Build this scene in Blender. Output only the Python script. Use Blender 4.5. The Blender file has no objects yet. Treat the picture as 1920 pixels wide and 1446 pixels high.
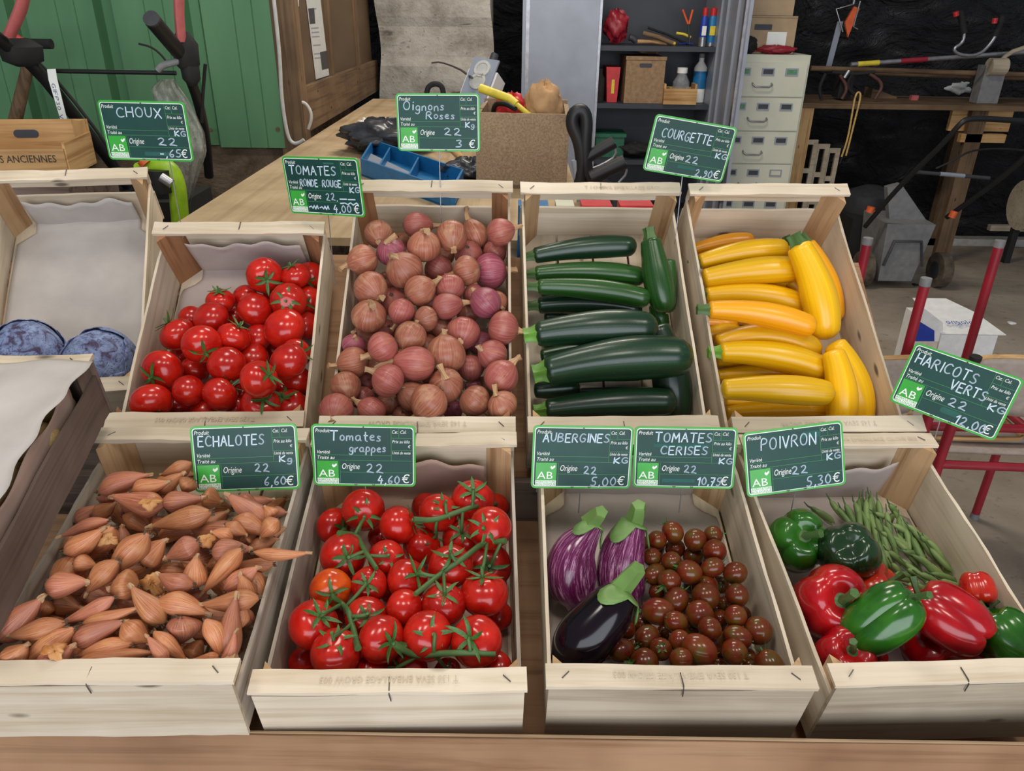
import bpy, math, random
import numpy as np
from mathutils import Vector, Matrix
random.seed(7); RNG = np.random.default_rng(11)
SC = bpy.context.scene; COL = SC.collection
def lin(c):
    c = [x / 255.0 for x in c[:3]]
    return tuple(x / 12.92 if x <= .04045 else ((x + .055) / 1.055) ** 2.4 for x in c) + (1.0,)
# ---------------------------------------------------------------- camera
FPX, PITCH, ROLL = 1437.5, math.radians(26.2435), math.radians(.879)
CAM = np.array([0.0, 0.0, 1.5])
_cp, _sp = math.cos(PITCH), math.sin(PITCH)
_r, _u, FWD = np.array([1., 0, 0]), np.array([0, _sp, _cp]), np.array([0, _cp, -_sp])
RIGHT = math.cos(ROLL) * _r + math.sin(ROLL) * _u
UP = -math.sin(ROLL) * _r + math.cos(ROLL) * _u
cd = bpy.data.cameras.new('camera'); cam = bpy.data.objects.new('camera', cd); COL.objects.link(cam)
cd.sensor_fit = 'HORIZONTAL'; cd.sensor_width = 36; cd.lens = 36 * FPX / 1920; cd.clip_start = .05; cd.clip_end = 60
cam.matrix_world = Matrix(((RIGHT[0], UP[0], -FWD[0], CAM[0]), (RIGHT[1], UP[1], -FWD[1], CAM[1]), (RIGHT[2], UP[2], -FWD[2], CAM[2]), (0, 0, 0, 1)))
SC.camera = cam
# ---------------------------------------------------------------- light
SC.view_settings.view_transform = 'Standard'; SC.view_settings.look = 'None'
SC.view_settings.gamma = 1; SC.view_settings.use_curve_mapping = False; SC.view_settings.exposure = 0.40
w = bpy.data.worlds.new('shed_air'); SC.world = w; w.use_nodes = True
bg = w.node_tree.nodes['Background']; bg.inputs[0].default_value = lin((205, 212, 222)); bg.inputs[1].default_value = .25
def area(name, loc, target, sx, sy, power, col):
    l = bpy.data.lights.new(name, 'AREA'); l.shape = 'RECTANGLE'; l.size = sx; l.size_y = sy; l.energy = power; l.color = lin(col)[:3]
    o = bpy.data.objects.new(name, l); COL.objects.link(o); o.location = loc
    o.rotation_euler = (Vector(target) - Vector(loc)).to_track_quat('-Z', 'Y').to_euler()
    return o
area('daylight_doorway', (0.3, -3.0, 1.45), (0.1, 1.2, .95), 4.6, 2.7, 120, (240, 245, 255))
for x_, y_ in ((-1.0, .15), (.12, .05), (1.15, .35), (-.35, 1.5)): area('ceiling_lamp', (x_, y_, 2.85), (x_ * .8, y_ + .25, .8), .40, .40, 6.5, (255, 247, 236))
area('ceiling_lamp', (.3, 3.3, 3.1), (.3, 3.4, 0), 1.3, .2, 34, (255, 244, 228))
# ---------------------------------------------------------------- pixel helpers: a pixel of the 1920x1446 frame to a place in the shed
def ray(px, py):
    d = FWD + (px - 960) / FPX * RIGHT - (py - 723) / FPX * UP
    return d
def atY(px, py, Y): d = ray(px, py); return CAM + d * (Y / d[1])
def atZ(px, py, Z): d = ray(px, py); return CAM + d * ((Z - 1.5) / d[2])
def atX(px, py, X): d = ray(px, py); return CAM + d * (X / d[0])
def dep(P): return float((np.asarray(P) - CAM) @ FWD)
# ---------------------------------------------------------------- materials
MATS = {}
class NT:
    def __init__(s, name):
        s.m = bpy.data.materials.new(name); s.m.use_nodes = True; s.t = s.m.node_tree
        s.b = s.t.nodes['Principled BSDF']
    def n(s, typ, **kw):
        x = s.t.nodes.new(typ)
        for k, v in kw.items():
            if k.startswith('i_'): x.inputs[int(k[2:])].default_value = v
            else: setattr(x, k, v)
        return x
    def l(s, a, ao, b, bi): s.t.links.new(a.outputs[ao], b.inputs[bi])
    def coords(s, kind='Object', scale=(1, 1, 1), rnd=True):
        m = s.n('ShaderNodeMapping'); m.inputs['Scale'].default_value = scale
        if kind == 'tc':
            a = s.n('ShaderNodeAttribute', attribute_name='tc'); s.l(a, 'Vector', m, 0)
        else:
            a = s.n('ShaderNodeTexCoord'); s.l(a, kind, m, 0)
        if rnd:
            oi = s.n('ShaderNodeObjectInfo'); mu = s.n('ShaderNodeMath', operation='MULTIPLY'); mu.inputs[1].default_value = 37.0
            s.l(oi, 'Random', mu, 0); c = s.n('ShaderNodeCombineXYZ'); s.l(mu, 0, c, 0); s.l(mu, 0, c, 1); s.l(mu, 0, c, 2)
            s.l(c, 0, m, 'Location')
        return m
    def noise(s, vec, scale=5, detail=4, rough=.55, dist=0):
        x = s.n('ShaderNodeTexNoise'); x.inputs['Scale'].default_value = scale; x.inputs['Detail'].default_value = detail
        x.inputs['Roughness'].default_value = rough; x.inputs['Distortion'].default_value = dist
        s.l(vec, 0, x, 'Vector'); return x
    def ramp(s, src, out, stops, interp='LINEAR'):
        r = s.n('ShaderNodeValToRGB'); e = r.color_ramp.elements; r.color_ramp.interpolation = interp
        while len(e) < len(stops): e.new(.5)
        for k, (p, c) in enumerate(stops): e[k].position = p; e[k].color = lin(c) if len(c) == 3 else c
        s.l(src, out, r, 0); return r
    def mix(s, a, b, fac, blend='MIX'):
        m = s.n('ShaderNodeMix', data_type='RGBA', blend_type=blend)
        for sock, v in (('A', a), ('B', b)):
            i = [q for q in m.inputs if q.name == sock and q.type == 'RGBA'][0]
            if isinstance(v, tuple) and hasattr(v[0], 'outputs'): s.t.links.new(v[0].outputs[v[1]], i)
            else: i.default_value = lin(v)
        f = [q for q in m.inputs if q.name == 'Factor' and q.type == 'VALUE'][0]
        if isinstance(fac, tuple): s.t.links.new(fac[0].outputs[fac[1]], f)
        else: f.default_value = fac
        return (m, [i for i, o in enumerate(m.outputs) if o.type == 'RGBA'][0])
    def base(s, src): s.t.links.new(src[0].outputs[src[1]], s.b.inputs['Base Color'])
    def bump(s, src, out, strength=.3, dist=.01):
        b = s.n('ShaderNodeBump'); b.inputs['Strength'].default_value = strength; b.inputs['Distance'].default_value = dist
        s.l(src, out, b, 'Height'); s.l(b, 0, s.b, 'Normal')
    def rand_tint(s, src, lo=.85, hi=1.1):
        oi = s.n('ShaderNodeObjectInfo'); mr = s.n('ShaderNodeMapRange'); mr.inputs[3].default_value = lo; mr.inputs[4].default_value = hi
        s.l(oi, 'Random', mr, 0); h = s.n('ShaderNodeHueSaturation'); s.l(mr, 0, h, 'Value')
        s.t.links.new(src[0].outputs[src[1]], h.inputs['Color']); return (h, 0)
    def done(s, rough=.6, spec=.5, metal=0, coat=0, coat_r=.1, trans=0, alpha=1):
        b = s.b.inputs; b['Roughness'].default_value = rough; b['Specular IOR Level'].default_value = spec; b['Metallic'].default_value = metal
        b['Coat Weight'].default_value = coat; b['Coat Roughness'].default_value = coat_r; b['Transmission Weight'].default_value = trans; b['Alpha'].default_value = alpha
        MATS[s.m.name] = s.m; return s.m
def flat(name, col, rough=.6, var=.12, scale=30, bump=0, **kw):
    s = NT(name); v = s.coords(); n = s.noise(v, scale, 4)
    d = tuple(max(0, c * (1 - var)) for c in col); h = tuple(min(255, c * (1 + var * .7)) for c in col)
    r = s.ramp(n, 0, [(.3, d), (.7, h)]); s.base((r, 0))
    if bump: s.bump(n, 0, bump, .004)
    return s.done(rough, **kw)
def wood(name, light, dark, axis, gs=1.0, rough=.75, knots=True, tint=(.9, 1.06), bump=.25):
    s = NT(name); sc = [58 * gs] * 3; sc[axis] = 2.0 * gs
    v = s.coords('Object', tuple(sc)); n = s.noise(v, 1.0, 5, .62, .6)
    v2 = s.coords('Object', (5, 5, 5)); n2 = s.noise(v2, 1.0, 3)
    r = s.ramp(n, 0, [(.32, dark), (.5, light), (.75, tuple(min(255, c * 1.05) for c in light))])
    r2 = s.ramp(n2, 0, [(.3, tuple(c * .86 + 12 for c in light)), (.65, (255, 252, 246))])
    m = s.mix((r, 0), (r2, 0), .55, 'MULTIPLY')
    if knots:
        vo = s.n('ShaderNodeTexVoronoi'); vo.inputs['Scale'].default_value = 1.0
        ks = [16.] * 3; ks[axis] = 6.5; kv = s.coords('Object', tuple(ks)); s.l(kv, 0, vo, 'Vector')
        k = s.ramp(vo, 0, [(.05, (255, 255, 255)), (.11, (0, 0, 0))]); m = s.mix(m, tuple(c * .55 for c in dark), (k, 0))
    s.base(s.rand_tint(m, *tint)); s.bump(n, 0, bump, .0012)
    return s.done(rough, .3)
# ---------------------------------------------------------------- mesh builder
class MB:
    def __init__(s): s.V = []; s.F = []; s.T = []; s.nv = 0; s.flat = []
    def add(s, V, F, T=None, flat=False):
        V = np.asarray(V, float); b = s.nv
        s.V.append(V); s.T.append(np.zeros((len(V), 3)) if T is None else np.asarray(T, float))
        s.F += [tuple(int(i) + b for i in f) for f in F]; s.flat += [flat] * len(F); s.nv += len(V); return s
    def box(s, lo, hi, M=None):
        x0, y0, z0 = lo; x1, y1, z1 = hi
        V = np.array([(x0, y0, z0), (x1, y0, z0), (x1, y1, z0), (x0, y1, z0), (x0, y0, z1), (x1, y0, z1), (x1, y1, z1), (x0, y1, z1)], float)
        if M is not None: V = V @ np.asarray(M)[:3, :3].T + np.asarray(M)[:3, 3]
        return s.add(V, [(0, 3, 2, 1), (4, 5, 6, 7), (0, 1, 5, 4), (1, 2, 6, 5), (2, 3, 7, 6), (3, 0, 4, 7)], None, True)
    def hexa(s, bot, top):
        V = list(bot) + list(top)
        return s.add(V, [(0, 3, 2, 1), (4, 5, 6, 7), (0, 1, 5, 4), (1, 2, 6, 5), (2, 3, 7, 6), (3, 0, 4, 7)], None, True)
    def prism(s, poly, vec):
        n = len(poly); P = np.asarray(poly, float); Q = P + np.asarray(vec, float)
        F = [tuple(range(n - 1, -1, -1)), tuple(range(n, 2 * n))] + [(i, (i + 1) % n, n + (i + 1) % n, n + i) for i in range(n)]
        return s.add(np.vstack([P, Q]), F, None, True)
    def board(s, lo, hi, axis, seg=10, jit=.0012, seed=0):
        r = np.random.default_rng(seed); lo = np.array(lo, float); hi = np.array(hi, float); o = [a for a in range(3) if a != axis]
        V = []
        ph = r.uniform(0, 6, 4)
        for k in range(seg + 1):
            t = k / seg; a = lo[axis] + (hi[axis] - lo[axis]) * t
            for q, (i, j) in enumerate(((0, 0), (1, 0), (1, 1), (0, 1))):
                p = np.zeros(3); p[axis] = a; p[o[0]] = (lo, hi)[i][o[0]]; p[o[1]] = (lo, hi)[j][o[1]]
                p[o[1]] += jit * (math.sin(t * 5 + ph[j]) + .7 * math.sin(t * 13 + ph[j + 2]) + r.normal() * .35)
                V.append(p)
        F = [(0, 1, 2, 3), tuple(4 * seg + i for i in (3, 2, 1, 0))]
        for k in range(seg):
            b = 4 * k
            for i in range(4): F.append((b + i, b + (i + 1) % 4, b + 4 + (i + 1) % 4, b + 4 + i)[::-1])
        return s.add(V, F, None, True)
    def tube(s, path, rad, n=12, caps=True, ridge=None, squash=None, round_cap=False):
        P = np.asarray(path, float); N = len(P)
        R = np.full(N, rad, float) if np.isscalar(rad) else np.asarray(rad, float)
        T = np.gradient(P, axis=0); T /= np.linalg.norm(T, axis=1)[:, None] + 1e-12
        a = np.array([0, 0, 1.]) if abs(T[0][2]) < .9 else np.array([1., 0, 0])
        u = np.cross(T[0], a); u /= np.linalg.norm(u); V = []; TC = []
        L = np.concatenate([[0], np.cumsum(np.linalg.norm(np.diff(P, axis=0), axis=1))])
        for k in range(N):
            u = u - T[k] * (u @ T[k]); u /= np.linalg.norm(u) + 1e-12; w = np.cross(T[k], u)
            for j in range(n):
                t = 2 * math.pi * j / n; q = R[k] * (1 if ridge is None else ridge(t, k / (N - 1)))
                c, d = math.cos(t), math.sin(t) * (1 if squash is None else squash)
                V.append(P[k] + q * (c * u + d * w)); TC.append((math.cos(t), math.sin(t), L[k]))
        F = []
        for k in range(N - 1):
            for j in range(n):
                F.append((k * n + j, k * n + (j + 1) % n, (k + 1) * n + (j + 1) % n, (k + 1) * n + j))
        if caps: F += [tuple(range(n - 1, -1, -1)), tuple((N - 1) * n + j for j in range(n))]
        return s.add(V, F, TC)
    def lathe(s, prof, n=24, lob=None):
        V = []; TC = []; N = len(prof); zs = [p[1] for p in prof]; z0, z1 = min(zs), max(zs)
        for k, (r, z) in enumerate(prof):
            for j in range(n):
                t = 2 * math.pi * j / n; q, dz = (r, 0) if lob is None else lob(t, r, z, k / (N - 1))
                V.append((q * math.cos(t), q * math.sin(t), z + dz)); TC.append((math.cos(t), math.sin(t), z))
        F = []
        for k in range(N - 1):
            for j in range(n): F.append((k * n + j, k * n + (j + 1) % n, (k + 1) * n + (j + 1) % n, (k + 1) * n + j))
        F += [tuple(range(n - 1, -1, -1)), tuple((N - 1) * n + j for j in range(n))]
        return s.add(V, F, TC)
    def grid(s, fn, nu, nv):
        V = []; TC = []
        for i in range(nu + 1):
            for j in range(nv + 1): V.append(fn(i / nu, j / nv)); TC.append((i / nu, j / nv, 0))
        F = [(i * (nv + 1) + j, (i + 1) * (nv + 1) + j, (i + 1) * (nv + 1) + j + 1, i * (nv + 1) + j + 1) for i in range(nu) for j in range(nv)]
        return s.add(V, F, TC)
    def mesh(s, name, mat, smooth=True):
        me = bpy.data.meshes.new(name); V = np.vstack(s.V)
        me.from_pydata(V.tolist(), [], s.F); T = np.vstack(s.T)
        if np.any(T):
            at = me.attributes.new('tc', 'FLOAT_VECTOR', 'POINT'); at.data.foreach_set('vector', T.astype(np.float32).ravel())
        if smooth: me.polygons.foreach_set('use_smooth', [not f for f in s.flat])
        for m in (mat if isinstance(mat, (list, tuple)) else [mat]): me.materials.append(MATS[m] if isinstance(m, str) else m)
        if smooth: me.set_sharp_from_angle(angle=math.radians(58))
        me.update(); return me
def new(name, data, parent=None, M=None):
    o = bpy.data.objects.new(name, data); COL.objects.link(o)
    if parent is not None: o.parent = parent
    if M is not None: o.matrix_basis = M if isinstance(M, Matrix) else Matrix([list(map(float, r)) for r in M])
    return o
def tag(o, label, cat, group=None, kind=None):
    o['label'] = label; o['category'] = cat
    if group: o['group'] = group
    if kind: o['kind'] = kind
    return o
def thing(name, label, cat, M=None, group=None): return tag(new(name, None, None, M), label, cat, group)
def part(name, mb, mat, parent, label=None, smooth=True, sol=0):
    o = new(name, mb.mesh(name, mat, smooth), parent)
    if label: o['label'] = label
    if sol: so = o.modifiers.new('thick', 'SOLIDIFY'); so.thickness = sol; so.offset = 0
    return o
def solo(name, mb, mat, label, cat, M=None, group=None, smooth=True, sol=0):
    o = new(name, mb.mesh(name, mat, smooth), None, M)
    if sol: so = o.modifiers.new('thick', 'SOLIDIFY'); so.thickness = sol; so.offset = 0
    return tag(o, label, cat, group)
def struct(name, mb, mat, smooth=True):
    o = new(name, mb.mesh(name, mat, smooth)); o['kind'] = 'structure'; return o
def frame(origin, z, xhint=None, scale=1.0):
    z = np.asarray(z, float); z = z / np.linalg.norm(z)
    h = np.array([0.3, .1, .9]) if xhint is None else np.asarray(xhint, float)
    if abs(h @ z) > .98: h = np.array([1., .2, 0])
    x = h - z * (h @ z); x /= np.linalg.norm(x); y = np.cross(z, x)
    sc = (scale,) * 3 if np.isscalar(scale) else scale
    M = np.eye(4); M[:3, 0] = x * sc[0]; M[:3, 1] = y * sc[1]; M[:3, 2] = z * sc[2]; M[:3, 3] = origin; return M
ORD = 'zeroth first second third fourth fifth sixth seventh eighth ninth tenth eleventh twelfth thirteenth fourteenth fifteenth sixteenth seventeenth eighteenth nineteenth twentieth'.split()
TEXTC = {}
def text_geo(body, size=1.0, shear=0.0, align='LEFT'):
    key = (body, shear, align)
    if key not in TEXTC:
        c = bpy.data.curves.new('lettering', 'FONT'); c.body = body; c.size = 1; c.shear = shear; c.align_x = align; c.resolution_u = 2
        o = bpy.data.objects.new('lettering', c); me = o.to_mesh()
        V = np.array([v.co[:] for v in me.vertices]) if len(me.vertices) else np.zeros((0, 3)); F = [tuple(p.vertices) for p in me.polygons]
        o.to_mesh_clear(); bpy.data.objects.remove(o); bpy.data.curves.remove(c); TEXTC[key] = (V, F)
    V, F = TEXTC[key]; return V * size, F
def put_text(mb, body, x, y, size, z=0.0, shear=0.0, fit=None, align='LEFT', flip=False):
    V, F = text_geo(body, size, shear, align)
    if not len(V): return
    V = V.copy()
    if fit:
        w_ = V[:, 0].max() - V[:, 0].min(); V[:, 0] = (V[:, 0] - V[:, 0].min()) * fit / w_
    if flip: V[:, :2] *= -1
    V[:, 0] += x; V[:, 1] += y; V[:, 2] = z
    mb.add(V, F, None, True)
G = {'A': [[(0, 0), (.3, 1), (.6, 0)], [(.1, .38), (.52, .38)]], 'B': [[(0, 0), (0, 1), (.4, .95), (.5, .78), (.4, .58), (0, .52), (.45, .45), (.58, .25), (.45, .03), (0, 0)]],
 'C': [[(.58, .85), (.4, 1), (.15, .9), (0, .5), (.12, .1), (.35, 0), (.6, .12)]], 'D': [[(0, 0), (0, 1), (.35, .92), (.55, .6), (.5, .25), (.3, .03), (0, 0)]],
 'E': [[(.5, 1), (0, 1), (0, 0), (.52, 0)], [(0, .52), (.42, .52)]], 'G': [[(.58, .85), (.4, 1), (.15, .9), (0, .5), (.12, .1), (.35, 0), (.58, .12), (.58, .45), (.35, .45)]],
 'H': [[(0, 0), (0, 1)], [(.55, 0), (.55, 1)], [(0, .5), (.55, .5)]], 'I': [[(.1, 0), (.1, 1)]], 'i': [[(.1, 0), (.1, .6)], [(.1, .85), (.12, .9)]],
 'K': [[(0, 0), (0, 1)], [(.5, 1), (.02, .45), (.52, 0)]], 'L': [[(0, 1), (0, 0), (.48, 0)]], 'M': [[(0, 0), (.08, 1), (.35, .35), (.62, 1), (.7, 0)]],
 'N': [[(0, 0), (0, 1), (.55, 0), (.55, 1)]], 'O': [[(.3, 1), (.08, .85), (0, .5), (.08, .12), (.3, 0), (.52, .12), (.6, .5), (.52, .87), (.3, 1)]],
 'P': [[(0, 0), (0, 1), (.4, .97), (.52, .75), (.4, .52), (0, .48)]], 'R': [[(0, 0), (0, 1), (.4, .97), (.5, .75), (.38, .54), (0, .5)], [(.2, .5), (.55, 0)]],
 'S': [[(.5, .88), (.3, 1), (.06, .85), (.1, .6), (.42, .42), (.5, .18), (.28, 0), (0, .1)]], 'T': [[(0, 1), (.62, 1)], [(.31, 1), (.31, 0)]],
 'U': [[(0, 1), (.02, .2), (.25, 0), (.5, .2), (.52, 1)]], 'V': [[(0, 1), (.28, 0), (.56, 1)]], 'X': [[(0, 0), (.55, 1)], [(0, 1), (.55, 0)]],
 'a': [[(.4, .5), (.2, .58), (.02, .4), (.05, .1), (.22, 0), (.4, .15), (.42, .55), (.42, .1), (.52, 0)]], 'e': [[(0, .3), (.36, .34), (.32, .55), (.14, .56), (0, .3), (.1, .04), (.4, .06)]],
 'g': [[(.38, .5), (.18, .58), (.02, .4), (.06, .12), (.22, .04), (.38, .2), (.4, .55), (.38, -.25), (.18, -.38), (0, -.25)]], 'm': [[(0, 0), (0, .55), (.02, .35), (.18, .56), (.26, .4), (.26, 0), (.28, .35), (.44, .56), (.52, .4), (.54, 0)]],
 'n': [[(0, 0), (0, .55), (.02, .35), (.2, .56), (.34, .42), (.36, 0)]], 'o': [[(.2, .56), (.03, .42), (.03, .12), (.2, 0), (.37, .12), (.37, .42), (.2, .56)]],
 'p': [[(0, -.4), (0, .55), (.2, .58), (.38, .4), (.34, .1), (.18, 0), (0, .1)]], 'r': [[(0, 0), (0, .55), (.04, .35), (.28, .56)]], 's': [[(.3, .48), (.12, .57), (.02, .42), (.3, .2), (.24, .02), (0, .06)]],
 't': [[(.12, .95), (.12, .1), (.3, 0)], [(0, .6), (.3, .6)]], 'u': [[(0, .55), (.02, .1), (.2, 0), (.36, .15), (.38, .55), (.4, 0)]], 'l': [[(0, 1), (0, .05), (.1, 0)]],
 'F': [[(0, 0), (0, 1), (.5, 1)], [(0, .52), (.4, .52)]],
 '0': [[(.25, 1), (.03, .7), (.03, .25), (.25, 0), (.47, .25), (.47, .7), (.25, 1)]], '1': [[(0, .7), (.25, 1), (.2, 0)]], '2': [[(.02, .8), (.22, 1), (.42, .82), (.36, .5), (0, .06), (.2, .12), (.55, .02)]],
 '3': [[(.02, .9), (.28, 1), (.4, .78), (.15, .55), (.42, .38), (.34, .06), (0, .05)]], '4': [[(.25, 1), (0, .4), (.45, .4)], [(.35, .65), (.3, 0)]], '5': [[(.45, 1), (.1, 1), (.06, .55), (.34, .55), (.42, .25), (.25, 0), (0, .08)]],
 '6': [[(.38, 1), (.1, .65), (.02, .25), (.2, 0), (.42, .18), (.36, .42), (.05, .32)]], '7': [[(0, 1), (.45, 1), (.15, 0)], [(.08, .5), (.38, .5)]], '9': [[(.4, .75), (.2, .98), (.03, .75), (.18, .52), (.4, .7), (.36, .2), (.1, 0)]],
 ',': [[(.1, .08), (.02, -.18)]], '.': [[(.06, .02), (.1, .05)]], '-': [[(0, .4), (.3, .4)]], ' ': [], '~': [[(0, .4), (.3, .6), (.5, .2), (.7, .75), (.85, .1), (1.1, .8), (1.2, .2)]], '_': [[(0, .6), (1, .65)]]}
def ribbon(mb, pts, w_, z=0):
    P = np.asarray(pts, float)
    for a, b in zip(P[:-1], P[1:]):
        d = b - a; L = np.hypot(*d)
        if L < 1e-7: continue
        n = np.array([-d[1], d[0]]) / L * w_ / 2; e = d / L * w_ * .3
        q = [a - e + n * .7, a + n, b + n, b + e + n * .7, b + e - n * .7, b - n, a - n, a - e - n * .7]
        mb.add([(x, y, z) for x, y in q], [tuple(range(7, -1, -1))], None, True)
def smooth_pts(p, it=2):
    p = [np.array(q, float) for q in p]
    for _ in range(it):
        if len(p) < 3: return p
        o = [p[0]]
        for a, b in zip(p[:-1], p[1:]): o += [a * .75 + b * .25, a * .25 + b * .75]
        o.append(p[-1]); p = o
    return p
ROUNDG = set('BCDGOPRSUaegmnoprstu0235689')
def hand(mb, txt, x, y, h, w_, z=0, sp=.22, slant=.06, fit=None):
    tw = 0; adv = []
    for ch in txt:
        g = G.get(ch, []); mx = max([p[0] for s_ in g for p in s_], default=.3); adv.append(tw); tw += mx + sp
    tw -= sp; k = h if fit is None else fit / tw
    for ch, a in zip(txt, adv):
        jy = random.uniform(-.05, .05)
        for st in G.get(ch, []):
            st = smooth_pts(st) if ch in ROUNDG else st
            ribbon(mb, [(x + (a + p[0]) * k + p[1] * h * slant, y + (p[1] + jy) * h) for p in st], w_, z)
# ---------------------------------------------------------------- material library
for ax, k in enumerate('xyz'):
    wood('poplar_' + k, (222, 209, 188), (204, 187, 161), ax)
    wood('oldwood_' + k, (124, 107, 97), (90, 76, 68), ax, tint=(.85, 1.05))
    wood('pine_' + k, (205, 168, 118), (165, 122, 76), ax)
    wood('brownwood_' + k, (124, 101, 77), (88, 68, 50), ax)
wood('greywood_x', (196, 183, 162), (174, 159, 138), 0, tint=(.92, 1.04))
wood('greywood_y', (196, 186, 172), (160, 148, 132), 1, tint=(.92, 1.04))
wood('stand_board', (172, 136, 104), (140, 105, 76), 0, gs=.7, knots=False); wood('ledge_ply', (190, 164, 132), (160, 132, 102), 0, gs=.8, knots=False); flat('rust', (88, 54, 46), .6, .25, 30)
wood('ply_sheet', (190, 168, 136), (170, 146, 114), 1, gs=.5, knots=False)
wood('post_wood', (205, 172, 132), (164, 126, 88), 2, knots=False)
wood('post_dark', (176, 130, 92), (130, 88, 58), 2, knots=False)
flat('kraft', (186, 179, 173), .85, .05, 14, bump=.15)
flat('kraft_brown', (176, 148, 132), .85, .07, 14, bump=.15)
flat('kraft_grey', (186, 172, 164), .85, .06, 12, bump=.2)
flat('staple_steel', (95, 92, 90), .45, .1, metal=.7)
flat('stamp_ink', (196, 181, 158), .8, .05)
flat('black_ink', (38, 36, 34), .7, .05)
flat('black_plastic', (24, 24, 26), .45, .15, 20)
flat('dark_grey', (58, 59, 62), .5, .1)
flat('grey_metal', (150, 156, 168), .4, .05, 6, metal=.15)
flat('steel', (165, 165, 168), .35, .1, metal=.8)
flat('red_paint', (150, 32, 46), .4, .1, 12)
flat('coral_red', (186, 98, 96), .5, .08)
flat('white_paint', (232, 232, 228), .6, .04)
flat('blue_tray', (28, 110, 165), .45, .1)
flat('blue_print', (30, 60, 160), .5, .05)
flat('yellow_plastic', (222, 200, 60), .5, .08)
flat('orange_plastic', (222, 96, 44), .45, .08)
flat('lime_plastic', (150, 190, 30), .4, .1)
flat('green_plastic', (30, 100, 72), .5, .1)
flat('red_plastic', (196, 40, 44), .45, .1)
flat('cardboard', (176, 152, 120), .85, .08, 8)
flat('cardboard_brown', (150, 122, 92), .85, .12, 40)
flat('cream_metal', (206, 206, 186), .5, .04, 5)
flat('rubber', (29, 28, 27), .8, .2)
flat('tyre_mud', (88, 78, 64), .9, .3, 25)
flat('grey_plastic', (128, 128, 128), .55, .08)
flat('pale_rope', (196, 160, 96), .8, .15, 60)
flat('laminate', (158, 144, 132), .5, .06, 60)
flat('label_green', (90, 140, 100), .6, .1)
flat('sign_green', (62, 168, 62), .3, .04)
flat('sign_board', (9, 64, 56), .5, .1, 18)
flat('sign_white', (240, 244, 236), .5, .02)
flat('sign_line', (70, 150, 80), .5, .02)
flat('chalk', (205, 224, 236), .7, .05)
flat('smudge', (34, 92, 82), .7, .1)
flat('leaf_green', (70, 110, 50), .5, .2, 20)
flat('stem_green', (72, 102, 52), .5, .15, 20)
flat('fresh_green', (98, 146, 54), .45, .2, 30)
flat('pale_green', (108, 142, 74), .45, .15, 14)
def m_clear(name, col, alpha, rough):
    s = NT(name); n = s.noise(s.coords(), 18, 5); r = s.ramp(n, 0, [(.35, tuple(c * .7 for c in col)), (.65, col)]); s.base((r, 0)); s.bump(n, 0, .8, .02)
    return s.done(rough, .5, alpha=alpha)
m_clear('clear_bag', (206, 206, 196), .5, .25); m_clear('clear_plastic', (200, 205, 210), .4, .12)
s = NT('chipboard'); n = s.noise(s.coords('Object', (1, 1, 1)), 190, 3, .7); n2 = s.noise(s.coords(), 6, 3)
r = s.ramp(n, 0, [(.3, (128, 108, 86)), (.5, (154, 131, 106)), (.7, (172, 150, 124))]); s.base(s.mix((r, 0), (n2, 0), .25, 'OVERLAY')); s.done(.85, .2)
s = NT('concrete_floor'); v = s.coords('Object', (1, 1, 1), False); n = s.noise(v, 1.3, 8, .62); n2 = s.noise(v, 22, 5, .7)
r = s.ramp(n, 0, [(.3, (124, 111, 96)), (.55, (162, 149, 132)), (.75, (180, 168, 152))]); r2 = s.ramp(n2, 0, [(.28, (120, 110, 100)), (.42, (255, 255, 255))])
s.base(s.mix((r, 0), (r2, 0), .6, 'MULTIPLY')); s.bump(n2, 0, .2, .01); s.done(.8, .3)
s = NT('concrete_wall'); v = s.coords('Object', (1, 1, 1), False); n = s.noise(v, 5, 9, .68); n2 = s.noise(v, 38, 4, .7); n3 = s.noise(s.coords('Object', (2, 2, 9), False), 2, 5, .6, .8)
r = s.ramp(n, 0, [(.3, (126, 120, 110)), (.5, (172, 168, 160)), (.75, (192, 189, 182))]); r2 = s.ramp(n2, 0, [(.27, (90, 80, 68)), (.38, (255, 255, 255))])
m = s.mix((r, 0), (r2, 0), .7, 'MULTIPLY'); r3 = s.ramp(n3, 0, [(.30, (88, 76, 60)), (.36, (255, 255, 255))]); s.base(s.mix(m, (r3, 0), .6, 'MULTIPLY')); s.bump(n, 0, .8, .03); s.done(.9, .2)
s = NT('masonry'); v = s.coords('Object', (1, 1, 1), False); n = s.noise(v, 4, 8, .7, .6)
r = s.ramp(n, 0, [(.3, (58, 48, 40)), (.5, (128, 110, 90)), (.7, (170, 152, 128))]); s.base((r, 0)); s.bump(n, 0, 1, .04); s.done(.95, .1)
s = NT('black_sheeting'); v = s.coords('Object', (1, 1, 1.6), False); n = s.noise(v, 3.2, 7, .6, 1.6); r = s.ramp(n, 0, [(.3, (14, 14, 16)), (.7, (38, 38, 41))]); s.base((r, 0)); s.bump(n, 0, 1, .16); s.done(.36, .5)  # greyer tones stand for glints on the wrinkles, put into the base colour
s = NT('green_cladding'); v = s.coords('Object', (1, 1, .25), False); n = s.noise(v, 5, 6); r = s.ramp(n, 0, [(.3, (84, 130, 90)), (.7, (102, 150, 106))]); s.base((r, 0)); s.done(.5, .4)
s = NT('side_panel'); v = s.coords('Object', (1, .3, 1), False); n = s.noise(v, 3, 4); r = s.ramp(n, 0, [(.3, (84, 66, 48)), (.7, (112, 92, 70))]); s.base((r, 0)); s.done(.6, .3)
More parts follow.
